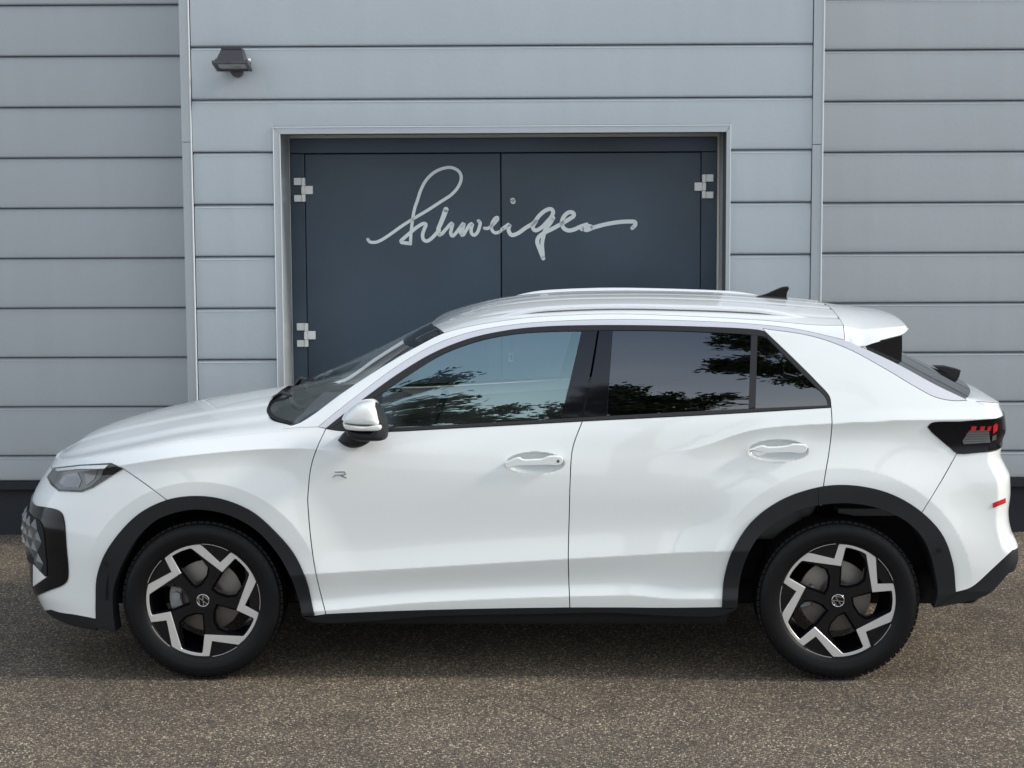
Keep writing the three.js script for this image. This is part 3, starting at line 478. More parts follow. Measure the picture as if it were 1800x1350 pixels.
// mirrors
function pillow(pts, zMid, z0, z1, { flatTo = 0.45, k0 = 0.92, k1 = 0.25, n = 14 } = {}) {
  const o = flat(chain([...pts, pts[0]], 3), zMid).slice(0, -1), cx = o.reduce((s, p) => s + p[0], 0) / o.length, cy = o.reduce((s, p) => s + p[1], 0) / o.length, pos = [], idx = [], m = o.length;
  for (let i = 0; i <= n; i++) { const t = i / n, k = t < flatTo ? lerp(k0, 1, sstep(0, flatTo, t)) : lerp(k1, 1, Math.sqrt(Math.max(0, 1 - ((t - flatTo) / (1 - flatTo)) ** 2))); for (const p of o) pos.push(cx + (p[0] - cx) * k, cy + (p[1] - cy) * k, lerp(z0, z1, t)); }
  for (let i = 1; i <= 5; i++) { const q = i / 6, k = k1 * (1 - q * q * 0.9) * (1 - 0.04 * 0); for (const p of o) pos.push(cx + (p[0] - cx) * k * (1 - q * 0.12), cy + (p[1] - cy) * k * (1 - q * 0.12), z1 + 0.007 * Math.sin(q * Math.PI / 2)); }
  n += 5; pos.push(cx, cy, z1 + 0.007, cx, cy, z0); const cw = area(o) > 0;
  const tri = (a, b, c) => cw ? idx.push(a, b, c) : idx.push(a, c, b);
  for (let i = 0; i < n; i++) for (let j = 0; j < m; j++) { const a = i * m + j, b = i * m + (j + 1) % m, c = a + m, d = b + m; tri(a, b, c); tri(b, d, c); }
  for (let j = 0; j < m; j++) { tri(n * m + j, n * m + (j + 1) % m, (n + 1) * m); tri((j + 1) % m, j, (n + 1) * m + 1); }
  return geoFrom(pos, null, idx);
}
{ const cap = [[598.5, 738], [606, 725.5], [624, 711], [641, 705.5], [657, 706.5], [665, 717], [671, 735], [673, 746], [645, 748], [615, 746], [603, 743]];
  const ind = [[602, 742.5], [615, 745], [645, 747], [673, 745], [673, 753], [645, 755.5], [622, 754.5], [606, 751]];
  const low = [[606, 754], [640, 757.5], [673, 754], [678.5, 745], [679.3, 771], [672.5, 774.5], [650, 775.5], [630, 776], [610, 767]];
  const back = [[645, 706], [658.5, 706.3], [668, 719.6], [678.7, 744.5], [679.3, 771], [672, 774.5], [655, 774], [650, 740]];
  const foot = [[593, 774], [608, 759], [640, 768], [650, 775.6], [637, 785], [618, 787.4], [604, 782.5]];
  for (const s of [1, -1]) {
    const g0 = thingPart('door_mirror', car); const pm = (n, g, m) => part(n, s > 0 ? g : mirrored(g), m, g0);
    pm('mirror_cap', pillow(cap, 1.02, 0.90, 1.068, { k1: 0.66, flatTo: 0.3 }), M.white); pm('mirror_indicator', pillow(ind, 1.02, 0.905, 1.070, { k1: 0.88, flatTo: 0.3 }), M.lampLight);
    pm('mirror_housing', pillow(low, 1.01, 0.90, 1.06, { k1: 0.6 }), M.plastic); pm('mirror_frame', pillow(back, 1.0, 0.895, 1.045, { k1: 0.7 }), M.plastic); pm('mirror_foot', pillow(foot, 0.92, 0.84, 0.965, { k1: 0.6 }), M.plastic);
  } }
function thingPart(name, parent) { const g = new THREE.Group(); g.name = numbered(name); parent.add(g); return g; }
// head lamps, grille, tail lamps, reflectors
const closed = (pts, off, step = 4) => onBody([...pts, pts[0]], off, step);
const poly = (pts, off, step = 6) => { const o = []; for (let i = 0; i < pts.length; i++) o.push(...onBody([pts[i], pts[(i + 1) % pts.length]], off, step).slice(0, -1)); return o; };
const L = (off, o = {}) => ({ off, gap: 0, depth: off + 0.01, du: 0.008, dy: 0.005, ...o });
{ const out = [[94, 822], [141.6, 816.6], [196, 813.6], [217, 824], [199, 835], [162, 858], [143, 865], [103, 863.6], [89, 852], [82, 838]];
  const lamp = both('headlight', panel(poly(out, 0.004), L(0.004)), M.gloss, car);
  const sub = (n, pts, off, m) => { const g = panel(poly(pts, off), L(off, { depth: 0.003 })); part(n, g, m, lamp[0]); part(n, mirrored(g), m, lamp[1]); };
  sub('reflector', [[98, 823.5], [140, 819], [184, 817], [178, 838], [158, 856], [141, 861.5], [106, 860.5], [93, 850], [87, 839]], 0.006, M.lampGrey);
  sub('light_strip', [[97, 824], [140, 819], [190, 817], [183, 824], [140, 824], [100, 828]], 0.010, M.lampLight);
  sub('lens_module', [[112, 836], [136, 830], [143, 845], [138, 857], [116, 857], [104, 848]], 0.009, M.tailClear);
  sub('lens_module', [[148, 829], [172, 826], [166, 842], [152, 853]], 0.009, M.tailClear);
  const g = panel(poly(out, 0.014), L(0.014, { gap: 0.0015, depth: 0.012 })); part('lamp_lens', g, M.clear, lamp[0]); part('lamp_lens', mirrored(g), M.clear, lamp[1]);
}
{ const fr = onBody([[63, 888.6], [100.7, 896.3], [108.3, 903.4], [112, 916], [115.3, 956], [117.9, 1019], [110.8, 1028], [83, 1039], [58, 1050]], 0.006);
  const inn = onBody([[58, 908], [70.5, 916], [75.5, 926], [79.3, 956], [80.6, 1014], [58, 992]], 0.006);
  const c = UF + 0.001, gf = both('grille_frame', panel([...fr, ...line(fr[fr.length - 1], [c, fr[fr.length - 1][1]], 20), ...line([c, fr[fr.length - 1][1]], [c, fr[0][1]], 20), ...line([c, fr[0][1]], fr[0], 20)], L(0.006)), M.frameGloss, car);
  const netPoly = [...inn, ...line(inn[inn.length - 1], [c, inn[inn.length - 1][1] - 0.02], 14), ...line([c, inn[inn.length - 1][1] - 0.02], [c, inn[0][1] + 0.01], 14), ...line([c, inn[0][1] + 0.01], inn[0], 14)];
  const inside = (u, y) => { let r = false; for (let i = 0, j = netPoly.length - 1; i < netPoly.length; j = i++) { const [a, b] = netPoly[i], [d, e] = netPoly[j]; if ((b > y) !== (e > y) && u < (d - a) * (y - b) / (e - b) + a) r = !r; } return r; };
  const back = panel(netPoly, L(0.010)), pos = [], idx = [], hu = 0.105, hy = 0.046;
  for (let r = 0; r < 16; r++) for (let k = 0; k < 34; k++) { const y = 0.32 + r * hy, u = UF + (k + (r % 2) / 2) * hu * 1.08; if (![[0.4, 0], [-0.4, 0], [0, 0.7], [0, -0.7]].every(([a, b]) => inside(Math.max(UF + 0.002, u + a * hu), y + b * hy))) continue;
    const q = [[u - hu * 0.5, y], [u, y - hy * 0.92], [u + hu * 0.5, y], [u, y + hy * 0.92]].map(([a, b]) => body(Math.max(UF + 0.0005, a), b, 0.011)), t = body(u + hu * 0.12, y + hy * 0.25, 0.024);
    const t2 = body(u - hu * 0.28, y + hy * 0.1, 0.024); for (let e = 0; e < 4; e++) { const s = pos.length / 3; for (const p of [q[e], q[(e + 1) % 4], e === 1 || e === 2 ? t : t2]) pos.push(p.x, p.y, p.z); idx.push(s, s + 1, s + 2); } const s = pos.length / 3; for (const p of [q[1], t, t2, q[3]]) pos.push(p.x, p.y, p.z); idx.push(s, s + 1, s + 2, s + 1, s + 3, s + 2); }
  for (const s of [0, 1]) { part('grille_backing', s ? mirrored(back) : back, M.dark, gf[s]); const n = geoFrom(pos, null, idx); part('grille_lattice', s ? mirrored(n) : n, M.lattice, gf[s]); }
  both('bumper_blade', panel([...onBody([[58, 992], [80, 1015.5]], 0.012), ...onBody([[80, 1015.5], [58, 1031]], 0.012), ...line(toBody(58, 1031, 0.012), toBody(58, 992, 0.012), 6)].map(([u, y], i) => [u, y]), L(0.012, { depth: 0.01 })), M.white, car); }
{ const out = [[1630.5, 751], [1637, 744], [1691, 740.9], [1737.8, 736.9]], e = onBody(out, 0.004), lowE = onBody([[1737.8, 792.9], [1683.4, 797.2], [1669, 786.5], [1638, 760], [1630.5, 751]], 0.004);
  const far = Math.min(UC, lowE[0][0] + 0.55), tl = both('tail_light', panel([...e, ...line(e[e.length - 1], [far, e[e.length - 1][1] + 0.012], 30), ...line([far, e[e.length - 1][1] + 0.012], [far, lowE[0][1] + 0.004], 8), ...line([far, lowE[0][1] + 0.004], lowE[0], 30), ...lowE], L(0.005)), M.frameGloss, car);
  const sub = (n, pts, off, m) => { const g = panel(poly(pts, off), L(off, { depth: 0.003 })); part(n, g, m, tl[0]); part(n, mirrored(g), m, tl[1]); };
  sub('clear_lens', [[1704, 757], [1739, 756], [1740, 778], [1694, 781], [1692, 775], [1698, 766]], 0.007, M.tailClear);
  for (let i = 0; i < 5; i++) sub('lens_rib', [[1699 - i, 762 + i * 4], [1738, 761 + i * 4], [1738, 762 + i * 4], [1699 - i, 763 + i * 4]], 0.009, M.lampGrey);
  for (const [x, w] of [[1708, 9], [1724, 8], [1737, 6]]) sub('light_segment', [[x, 750], [x + w, 749.5], [x + w - 2, 757], [x - 2, 757.5]], 0.010, M.red);
  sub('light_segment', [[1746, 749], [1752, 744], [1754, 748], [1753, 757], [1746, 763]], 0.010, M.red);
  sub('clear_lens', [[1745, 767], [1752, 764], [1751, 773], [1744, 775]], 0.010, M.tailClear);
  both('rear_reflector', panel(poly([[1745.6, 884.5], [1768, 875.5], [1768, 884], [1745.6, 893]], 0.004), L(0.004)), M.red, car); }
// ---------------------------------------------------------------- wheels, cabin, underbody
const lathe = (pts, n = 96) => new THREE.LatheGeometry(pts.map(([r, z]) => new THREE.Vector2(r, z)), n).rotateX(Math.PI / 2);
const pol = (r, deg) => [r * Math.cos(deg * Math.PI / 180), r * Math.sin(deg * Math.PI / 180)];
const arcP = (r, a, b, n = 10) => [...Array(n + 1)].map((_, i) => pol(r, lerp(a, b, i / n)));
const RW = 0.246;
const GEO = {};
{ // tyre
  const side = chain([[0.236, -0.004], [0.243, 0.007], [0.258, 0.015], [0.285, 0.020], [0.305, 0.017], [0.3195, 0.008]], 0.004), prof = [...side, [0.3205, 0.0075], [0.3215, 0.004], [0.328, -0.006], [0.3335, -0.022], [0.3365, -0.05], [0.337, -0.062], [0.329, -0.064], [0.329, -0.072], [0.337, -0.074], [0.3375, -0.098], [0.329, -0.1], [0.329, -0.108], [0.3375, -0.11], [0.337, -0.134], [0.329, -0.136], [0.329, -0.144], [0.337, -0.146], [0.3345, -0.18], [0.325, -0.2], [0.30, -0.214], [0.26, -0.212], [0.236, -0.2]];
  const body_ = lathe(rev(prof), 128), lug = [];
  for (let i = 0; i < 76; i++) { const a = i / 76 * 2 * Math.PI, b = new THREE.BoxGeometry(0.0218, 0.0125, 0.026); b.translate(0, 0.3282, -0.0155); b.rotateX(0.0); lug.push(b.clone().rotateZ(a)); }
  const sipe = []; for (let i = 0; i < 42; i++) sipe.push(new THREE.BoxGeometry(0.008, 0.005, 0.003).translate(0, 0.312, 0.0125).rotateZ((i + 0.4) / 42 * 2 * Math.PI));
  const rib = [0.262, 0.3015].map((r) => new THREE.TorusGeometry(r, 0.0011, 6, 96).translate(0, 0, r < 0.28 ? 0.0158 : 0.0176));
  GEO.tyre = merged([body_, ...lug, ...sipe, ...rib]);
}
{ // rim
  const ring5 = [0, 72, 144, 216, 288];
  const open = [[0.90, 51.5], [0.908, 45], [0.910, 40], [0.908, 35], [0.90, 30], [0.71, 18.5], [0.56, 7.5], [0.42, 7.5], [0.27, 24], [0.245, 52], [0.60, 55]];
  const pock = [[0.955, 91], [0.965, 84], [0.968, 76], [0.965, 68], [0.955, 60.5], [0.75, 65.5]];
  const sh = new THREE.Shape(arcP(0.2395, 0, 360, 120).slice(0, -1).map((p) => new THREE.Vector2(...p)));
  for (const d of ring5) { sh.holes.push(new THREE.Path(open.map(([r, a]) => new THREE.Vector2(...pol(r * RW, a + d))).reverse())); sh.holes.push(new THREE.Path(pock.map(([r, a]) => new THREE.Vector2(...pol(r * RW, a + d))).reverse())); }
  GEO.face = new THREE.ExtrudeGeometry(sh, { depth: 0.024, bevelEnabled: true, bevelSize: 0.009, bevelThickness: 0.014, bevelOffset: -0.004, bevelSegments: 1, curveSegments: 4 }).translate(0, 0, -0.047);
  GEO.barrel = merged([lathe([[0.20, -0.19], [0.205, -0.12], [0.222, -0.05], [0.232, -0.012], [0.2405, 0.002], [0.2440, 0.0], [0.2445, -0.008]]), ...ring5.map((d) => new THREE.ExtrudeGeometry(shapeOf(pock.map(([r, a]) => pol(r * RW * 1.01, a + d))), { depth: 0.003, bevelEnabled: false }).translate(0, 0, -0.034))]);
  GEO.lip = ring5.map((d) => new THREE.ExtrudeGeometry(shapeOf([...arcP(0.2435, 62.5 + d, 89.5 + d), ...rev(arcP(0.2385, 62.5 + d, 89.5 + d))]), { depth: 0.003, bevelEnabled: false }).translate(0, 0, 0.0005));
  GEO.silver = ring5.map((d) => { const o = [pol(0.985 * RW, 92.5 + d), pol(0.715 * RW, 65 + d), pol(0.985 * RW, 58.8 + d), ...arcP(0.988 * RW, 57 + d, 22 + d, 12), pol(0.985 * RW, 20.5 + d)], i = [pol(0.90 * RW, 28.6 + d), ...arcP(0.914 * RW, 30.2 + d, 51 + d, 8), pol(0.90 * RW, 52.3 + d), pol(0.590 * RW, 55.3 + d), pol(0.91 * RW, 101.2 + d)];
    return new THREE.ExtrudeGeometry(shapeOf([...o, ...i]), { depth: 0.003, bevelEnabled: true, bevelSize: 0.0014, bevelThickness: 0.0014, bevelOffset: -0.0014, bevelSegments: 1 }).translate(0, 0, -0.0075); });
  GEO.hub = lathe([[0, -0.004], [0.026, -0.0045], [0.0295, -0.008], [0.030, -0.03]].reverse(), 48);
  GEO.bolt = merged([lathe([[0, -0.004], [0.005, -0.006], [0.0075, -0.004], [0.0085, -0.006], [0.0095, -0.020]].reverse(), 18)]);
  const stroke = (a, b, w) => { const l = Math.hypot(b[0] - a[0], b[1] - a[1]); return new THREE.BoxGeometry(l, w, 0.0016).rotateZ(Math.atan2(b[1] - a[1], b[0] - a[0])).translate((a[0] + b[0]) / 2, (a[1] + b[1]) / 2, 0); };
  const k = 0.0262, P2 = (x, y) => [x * k, y * k], st = [[[-0.36, 0.86], [0, 0.10]], [[0.36, 0.86], [0, 0.10]], [[-0.84, 0.42], [-0.38, -0.74]], [[0.84, 0.42], [0.38, -0.74]], [[-0.38, -0.74], [0, 0.0]], [[0.38, -0.74], [0, 0.0]]];
  GEO.emblem = merged([new THREE.TorusGeometry(k * 0.96, 0.0017, 8, 48), ...st.map(([a, b]) => stroke(P2(...a), P2(...b), 0.0031))]).translate(0, 0, -0.0035).rotateZ(-152 * Math.PI / 180);
  GEO.disc = lathe([[0.05, -0.115], [0.05, -0.098], [0.078, -0.094], [0.078, -0.100], [0.150, -0.100], [0.150, -0.122], [0.05, -0.122]].reverse(), 64);
  const cal = []; for (let i = 0; i < 7; i++) { const a = (165 + i * 5) * Math.PI / 180; cal.push(new RoundedBoxGeometry(0.052, 0.020, 0.06, 2, 0.006).translate(0.128, 0, -0.10).rotateZ(a)); }
  GEO.caliper = merged([...cal, new THREE.CylinderGeometry(0.018, 0.020, 0.03, 20).rotateX(Math.PI / 2).translate(-0.122, 0.006, -0.068), new THREE.CylinderGeometry(0.008, 0.008, 0.05, 12).rotateX(Math.PI / 2).translate(-0.10, 0.045, -0.07)]);
}
function wheel(x, side, turn) {
  const w = new THREE.Group(); w.name = numbered('wheel'); w.position.set(x, 0.337, side * 0.862); if (side < 0) w.rotation.y = Math.PI; car.add(w);
  const add = (n, g, m, spin = true) => { const p = part(n, g, m, w); if (spin) p.rotation.z = turn; return p; };
  add('tyre', GEO.tyre, M.rubber); add('rim', GEO.face, M.wheelBlack); add('rim_barrel', GEO.barrel, M.wheelBlack);
  for (const g of GEO.silver) add('spoke_face', g, M.machined); for (const g of GEO.lip) add('rim_edge', g, M.machined);
  add('hub_cap', GEO.hub, M.wheelBlack); add('wheel_emblem', GEO.emblem, M.chrome);
  for (let i = 0; i < 5; i++) { const b = part('wheel_bolt', GEO.bolt, M.wheelBlack, w); b.position.set(0.056 * Math.cos(turn + i * 1.2566 + 1.2), 0.056 * Math.sin(turn + i * 1.2566 + 1.2), -0.006); }
  add('brake_disc', GEO.disc, M.disc, false); add('brake_caliper', GEO.caliper, M.caliper, false);
}
wheel(-1.3155, 1, 0); wheel(1.3155, 1, 30.5 * Math.PI / 180); wheel(-1.3155, -1, 0.4); wheel(1.3155, -1, 0.9);
{ // wheel housings and floor
  const liner = (x, R) => { const h = new THREE.CylinderGeometry(R, R, 0.40, 48, 1, true, 0.5 * Math.PI, Math.PI).rotateX(Math.PI / 2), b = new THREE.CircleGeometry(R, 48, 0, Math.PI).translate(0, 0, -0.2); return merged([h, b]).translate(x, 0.34, 0.665); };
  both('wheel_housing', liner(-1.3155, 0.405), M.dark, car); both('wheel_housing', liner(1.3155, 0.430), M.dark, car);
  part('underbody', merged([new RoundedBoxGeometry(1.75, 0.10, 1.60, 2, 0.04).translate(0, 0.265, 0), new RoundedBoxGeometry(4.0, 0.12, 0.9, 2, 0.05).translate(0, 0.28, 0), new RoundedBoxGeometry(0.2, 0.12, 1.3, 2, 0.04).translate(1.78, 0.34, 0), new THREE.CylinderGeometry(0.03, 0.03, 1.5, 16).rotateX(Math.PI / 2).translate(-1.3155, 0.337, 0), new THREE.CylinderGeometry(0.045, 0.045, 1.5, 16).rotateX(Math.PI / 2).translate(1.3155, 0.32, 0)]), M.dark, car);
  part('bulkhead', merged([new THREE.BoxGeometry(0.03, 0.62, 1.5).translate(-0.93, 0.62, 0), new THREE.BoxGeometry(0.9, 0.03, 1.0).translate(-1.4, 0.62, 0)]), M.dark, car);
  part('dashboard', merged([new RoundedBoxGeometry(0.36, 0.26, 1.46, 4, 0.07).translate(-0.70, 0.90, 0), new RoundedBoxGeometry(0.28, 0.05, 1.44, 3, 0.02).translate(-0.86, 1.00, 0)]), M.cloth, car);
  const seat = (z) => { const s = [new RoundedBoxGeometry(0.50, 0.16, 0.50, 4, 0.06).translate(0.08, 0.60, z), new RoundedBoxGeometry(0.14, 0.62, 0.48, 4, 0.06).rotateZ(-0.30).translate(0.40, 0.92, z), new RoundedBoxGeometry(0.10, 0.19, 0.27, 4, 0.04).rotateZ(-0.2).translate(0.515, 1.285, z)]; return merged(s); };
  for (const z of [0.37, -0.37]) part('front_seat', seat(z), M.cloth, car);
  part('rear_bench', merged([new RoundedBoxGeometry(0.5, 0.16, 1.26, 4, 0.06).translate(0.95, 0.62, 0), new RoundedBoxGeometry(0.14, 0.60, 1.26, 4, 0.06).rotateZ(-0.35).translate(1.27, 0.92, 0), ...[-0.42, 0, 0.42].map((z) => new RoundedBoxGeometry(0.09, 0.16, 0.25, 4, 0.04).rotateZ(-0.3).translate(1.39, 1.24, z))]), M.cloth, car);
  part('steering_wheel', new THREE.TorusGeometry(0.18, 0.016, 12, 40).rotateY(Math.PI / 2).rotateZ(-0.42).translate(-0.40, 0.98, 0.37), M.plastic, car);
  part('headlining', crossSkin(E3(ridge(UH + 0.02, UE, 30), -0.03), (x) => roofMid(x) - 0.035, headBow, { p: 2.3, na: 16 }), M.lining, car);
  part('interior_mirror', new RoundedBoxGeometry(0.03, 0.06, 0.22, 3, 0.012).translate(-0.33, 1.34, 0), M.plastic, car);
  part('boot_floor', new THREE.BoxGeometry(0.5, 0.03, 1.2).translate(1.6, 0.66, 0), M.cloth, car);
}
// ---------------------------------------------------------------- ground
{ const w = 2048, size = 3.0, r = rng(5), cell = 430, ox = new Float32Array(cell * cell), oy = ox.slice(), hv = ox.slice(), tv = ox.slice();
  for (let i = 0; i < cell * cell; i++) { ox[i] = r(); oy[i] = r(); hv[i] = r(); tv[i] = r(); }
  const H = new Float32Array(w * w), C = new Float32Array(w * w), k = cell / w, big = fbm(31, 4, 5), mid = fbm(91, 24, 3);
  for (let j = 0; j < w; j++) for (let i = 0; i < w; i++) {
    const x = i * k, y = j * k, xi = Math.floor(x), yi = Math.floor(y); let d1 = 9, d2 = 9, id = 0;
    for (let b = -1; b <= 1; b++) for (let a = -1; a <= 1; a++) { const cx = xi + a, cy = yi + b, q = ((cy + cell) % cell) * cell + (cx + cell) % cell, dx = cx + ox[q] - x, dy = cy + oy[q] - y, e = dx * dx + dy * dy; if (e < d1) { d2 = d1; d1 = e; id = q; } else if (e < d2) d2 = e; }
    const edge = Math.sqrt(d2) - Math.sqrt(d1); H[j * w + i] = sstep(0.02, 0.42, edge) * (0.25 + 0.75 * hv[id]); C[j * w + i] = tv[id] + (edge < 0.13 ? -2 : 0);
  }
  const cmap = tex(w, w, (u, v, i, j) => {
    const t = C[j * w + i], m = 0.80 + 0.20 * big(u, v) + 0.22 * (mid(u, v) - 0.5); let c;
    if (t < 0) c = [0.26, 0.237, 0.208]; else if (t > 0.94) c = [1.0, 0.93, 0.80]; else if (t > 0.76) c = [0.76, 0.68, 0.56]; else if (t > 0.42) c = [0.565, 0.51, 0.435]; else c = [0.40, 0.365, 0.32];
    return c.map((q) => q * m);
  }, true);
  const bmap = tex(w, w, (u, v, i, j) => H[j * w + i]);
  const n = 180, ax = [...Array(n + 1)].map((_, i) => { const t = i / n * 2 - 1; return t * 5 + t ** 5 * 85; }), pos = [], cl = [], uv = [], idx = [], pf = fbm(61, 5, 5, 0.55), pf2 = fbm(67, 16, 3);
  for (let j = 0; j <= n; j++) for (let i = 0; i <= n; i++) { const x = ax[i], z = ax[j] + 1, a = pf(x / 11 + 9, z / 11 + 9), b = pf2(x / 11 + 9, z / 7 + 9), k = 0.84 + 0.42 * (a - 0.5) * 1.3 + 0.12 * (b - 0.5) + 0.12, damp = sstep(0.58, 0.70, a) * 0.14; pos.push(x, 0, z); uv.push(x / size, z / size); cl.push((k - damp) * 1.0, (k - damp) * (0.985 + 0.02 * b), (k - damp) * (0.96 + 0.07 * b)); }
  for (let j = 0; j < n; j++) for (let i = 0; i < n; i++) { const a = j * (n + 1) + i, c = a + n + 1; idx.push(a, c, a + 1, a + 1, c, c + 1); }
  const g = geoFrom(pos, null, idx, uv); g.setAttribute('color', new THREE.Float32BufferAttribute(cl, 3));
  const ground = structure('asphalt_ground', g, new THREE.MeshPhysicalMaterial({ map: cmap, bumpMap: bmap, bumpScale: 0.007, roughness: 0.84, vertexColors: true }));
  const r2 = rng(99), cr = onPlane(925, 1238, V(0, 1, 0), 0), dir = onPlane(1045, 1292, V(0, 1, 0), 0).sub(cr), cp = [], ci = [];
  for (let i = 0; i <= 40; i++) { const t = i / 40, w = 0.0035 * Math.sin(Math.PI * t) + 0.0012 * r2(), o = (r2() - 0.5) * 0.028 + 0.03 * Math.sin(t * 7); const p = cr.clone().addScaledVector(dir, t).add(V(o * 0.6, 0.0015, o)); cp.push(p.x, p.y, p.z - w, p.x, p.y, p.z + w); if (i) { const s = i * 2; ci.push(s - 2, s - 1, s, s, s - 1, s + 1); } }
  part('crack', geoFrom(cp, null, ci), mat([0.05, 0.046, 0.042], { roughness: 1 }), ground);
}
// ---------------------------------------------------------------- metal-clad building
const wallN = V(Math.sin(0.0124), 0, Math.cos(0.0124)), wallX = V(Math.cos(0.0124), 0, -Math.sin(0.0124)), DS = -2.336, DM = -1.940;
const hall = new THREE.Group(); hall.name = numbered('industrial_hall'); hall.userData = { label: 'hall clad in horizontal grey metal panels behind the white car', category: 'building' };
hall.rotation.y = 0.0124; scene.add(hall);                   // local x along the wall, local z out of it
const wallPt = (px, py, d) => { const p = onPlane(px, py, wallN, d); return [p.dot(wallX), p.y]; };
const W_ = {
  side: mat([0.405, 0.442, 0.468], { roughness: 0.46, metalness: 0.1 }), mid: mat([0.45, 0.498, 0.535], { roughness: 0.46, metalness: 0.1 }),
  flash: mat([0.45, 0.49, 0.51], { roughness: 0.4, metalness: 0.15 }), joint: mat([0.10, 0.11, 0.118], { roughness: 0.8 }),
  lip: mat([0.62, 0.66, 0.69], { roughness: 0.35 }),
  door: mat([0.041, 0.067, 0.098], { roughness: 0.38 }), script: mat([0.72, 0.78, 0.79], { roughness: 0.5 }), hinge: mat([0.86, 0.86, 0.86], { roughness: 0.45 }),
  base: mat([0.010, 0.013, 0.020], { roughness: 0.75 }), lamp: mat([0.06, 0.06, 0.066], { roughness: 0.4, metalness: 0.35 }), cream: mat([0.55, 0.53, 0.47], { roughness: 0.8 }),
};
{ const f = fbm(201, 16, 4, 0.6), f3 = fbm(207, 3, 4), b = tex(1024, 1024, (u, v) => f(u, v)), r = tex(512, 512, (u, v) => [0, 0.80 + 0.35 * (f3(u, v) - 0.3), 0]);
  b.repeat.set(3.1, 3.1); r.repeat.set(0.4, 0.4);
  const fw = fbm(211, 3, 6, 0.6), fs = noise2(219, 64), cw = tex(1024, 512, (u, v) => { const q = 0.93 + 0.09 * (fw(u, v) - 0.5) + 0.03 * (fs(u * 64, v * 6) - 0.5) + 0.03; return [q, q, q * 1.003]; }); cw.repeat.set(0.28, 0.33);
  for (const k of ['side', 'mid', 'flash']) Object.assign(W_[k], { map: cw, bumpMap: b, bumpScale: 0.0004, roughnessMap: r });
  const fd = fbm(303, 3, 5), cd = tex(512, 512, (u, v) => { const a = fd(u, v), q = 0.32 + 1.12 * a; return [q * (1.04 - 0.08 * a), q, q * (0.97 + 0.06 * a)]; }, false); cd.repeat.set(0.45, 0.45); W_.door.map = cd; W_.door.color.multiplyScalar(1.05);
}
// a cladding panel: rolled edges at top and bottom, face slightly crowned
function cladding(x0, x1, yb, yt, z, soft) {
  const h = yt - yb, prof = [[yb + 0.0, z - 0.022], [yb + 0.0005, z - 0.008], [yb + 0.004, z - 0.002], [yb + 0.010, z - 0.0004]];
  for (let i = 1; i < 8; i++) { const t = i / 8; prof.push([yb + 0.010 + (h - 0.024) * t, z + 0.0010 * Math.sin(Math.PI * t)]); }
  prof.push([yt - 0.0155, z - 0.0001], [yt - 0.0150, z + 0.0012], [yt - 0.0115, z + 0.0016], [yt - 0.0095, z - 0.004], [yt - 0.002, z - 0.015], [yt, z - 0.022]);
  const xs = [x0, x0 + 0.004, ...[...Array(9)].map((_, i) => lerp(x0, x1, (i + 1) / 10)), x1 - 0.004, x1], pos = [], uv = [], idx = [], m = prof.length;
  xs.forEach((x, i) => prof.forEach(([y, q]) => { pos.push(x, y, !soft && (i === 0 || i === xs.length - 1) ? q - 0.006 : q); uv.push(x, y); }));
  for (let i = 0; i < xs.length - 1; i++) for (let j = 0; j < m - 1; j++) { const a = i * m + j, b = a + 1, c = a + m, d = c + 1; idx.push(a, c, b, b, c, d); }
  return geoFrom(pos, null, idx, uv);
}
const SP = 0.2855, GAPJ = 0.005, JY = [2.752, 2.776, 2.763];    // height of the first measured joint on the left, middle and right
const xL0 = wallPt(314, 0, DM)[0], xL1 = wallPt(333.5, 60, DM)[0], xR0 = wallPt(1431, 0, DM)[0], xR1 = wallPt(1450, 0, DM)[0];
const oL = wallPt(480, 224, DM), oR = wallPt(1284, 220, DM), dTop = (oL[1] + oR[1]) / 2, TOP = 4.6;
const baseY = wallPt(160, 845, DS)[1], flashY = wallPt(20, 860, DS)[1];
function rows(x0, x1, jy, z, m, cut) {
  let j = jy; while (j < TOP - SP) j += SP;
  for (; j > baseY - 0.02; j -= SP) {
    const yt = j - GAPJ / 2, yb = Math.max(j - SP + GAPJ / 2, baseY); if (yt - yb < 0.03) continue;
    const segs = cut && yb < cut[2] ? (yt <= cut[2] + 0.02 || yb < cut[2] - 0.05 ? [[x0, cut[0]], [cut[1], x1]] : [[x0, x1]]) : [[x0, x1]];
    if (cut && yb < cut[2] && yt > cut[2] + 0.01) {       // the panel that runs round the corners of the opening
      for (const [a, b, y] of [[x0, cut[0], yb], [cut[0], cut[1], cut[2]], [cut[1], x1, yb]]) part('wall_panel', cladding(a, b, y, yt, z, true), m, hall); continue; }
    for (const [a, b] of segs) part('wall_panel', cladding(a, b, yb, yt, z), m, hall);
  }
}
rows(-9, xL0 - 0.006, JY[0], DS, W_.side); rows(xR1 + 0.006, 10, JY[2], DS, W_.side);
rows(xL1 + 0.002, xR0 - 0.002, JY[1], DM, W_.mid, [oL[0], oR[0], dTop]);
const box = (x0, x1, y0, y1, z0, z1) => new THREE.BoxGeometry(x1 - x0, y1 - y0, z1 - z0).translate((x0 + x1) / 2, (y0 + y1) / 2, (z0 + z1) / 2);
part('wall_backing', merged([box(-9, xL0, baseY, TOP, DS - 0.3, DS - 0.0215), box(xR1, 10, baseY, TOP, DS - 0.3, DS - 0.0215), box(xL0 + 0.01, oL[0] + 0.02, baseY, TOP, DM - 0.2, DM - 0.0215), box(oR[0] - 0.02, xR1 - 0.01, baseY, TOP, DM - 0.2, DM - 0.0215), box(oL[0] + 0.02, oR[0] - 0.02, dTop - 0.02, TOP, DM - 0.2, DM - 0.0215)]), W_.joint, hall);
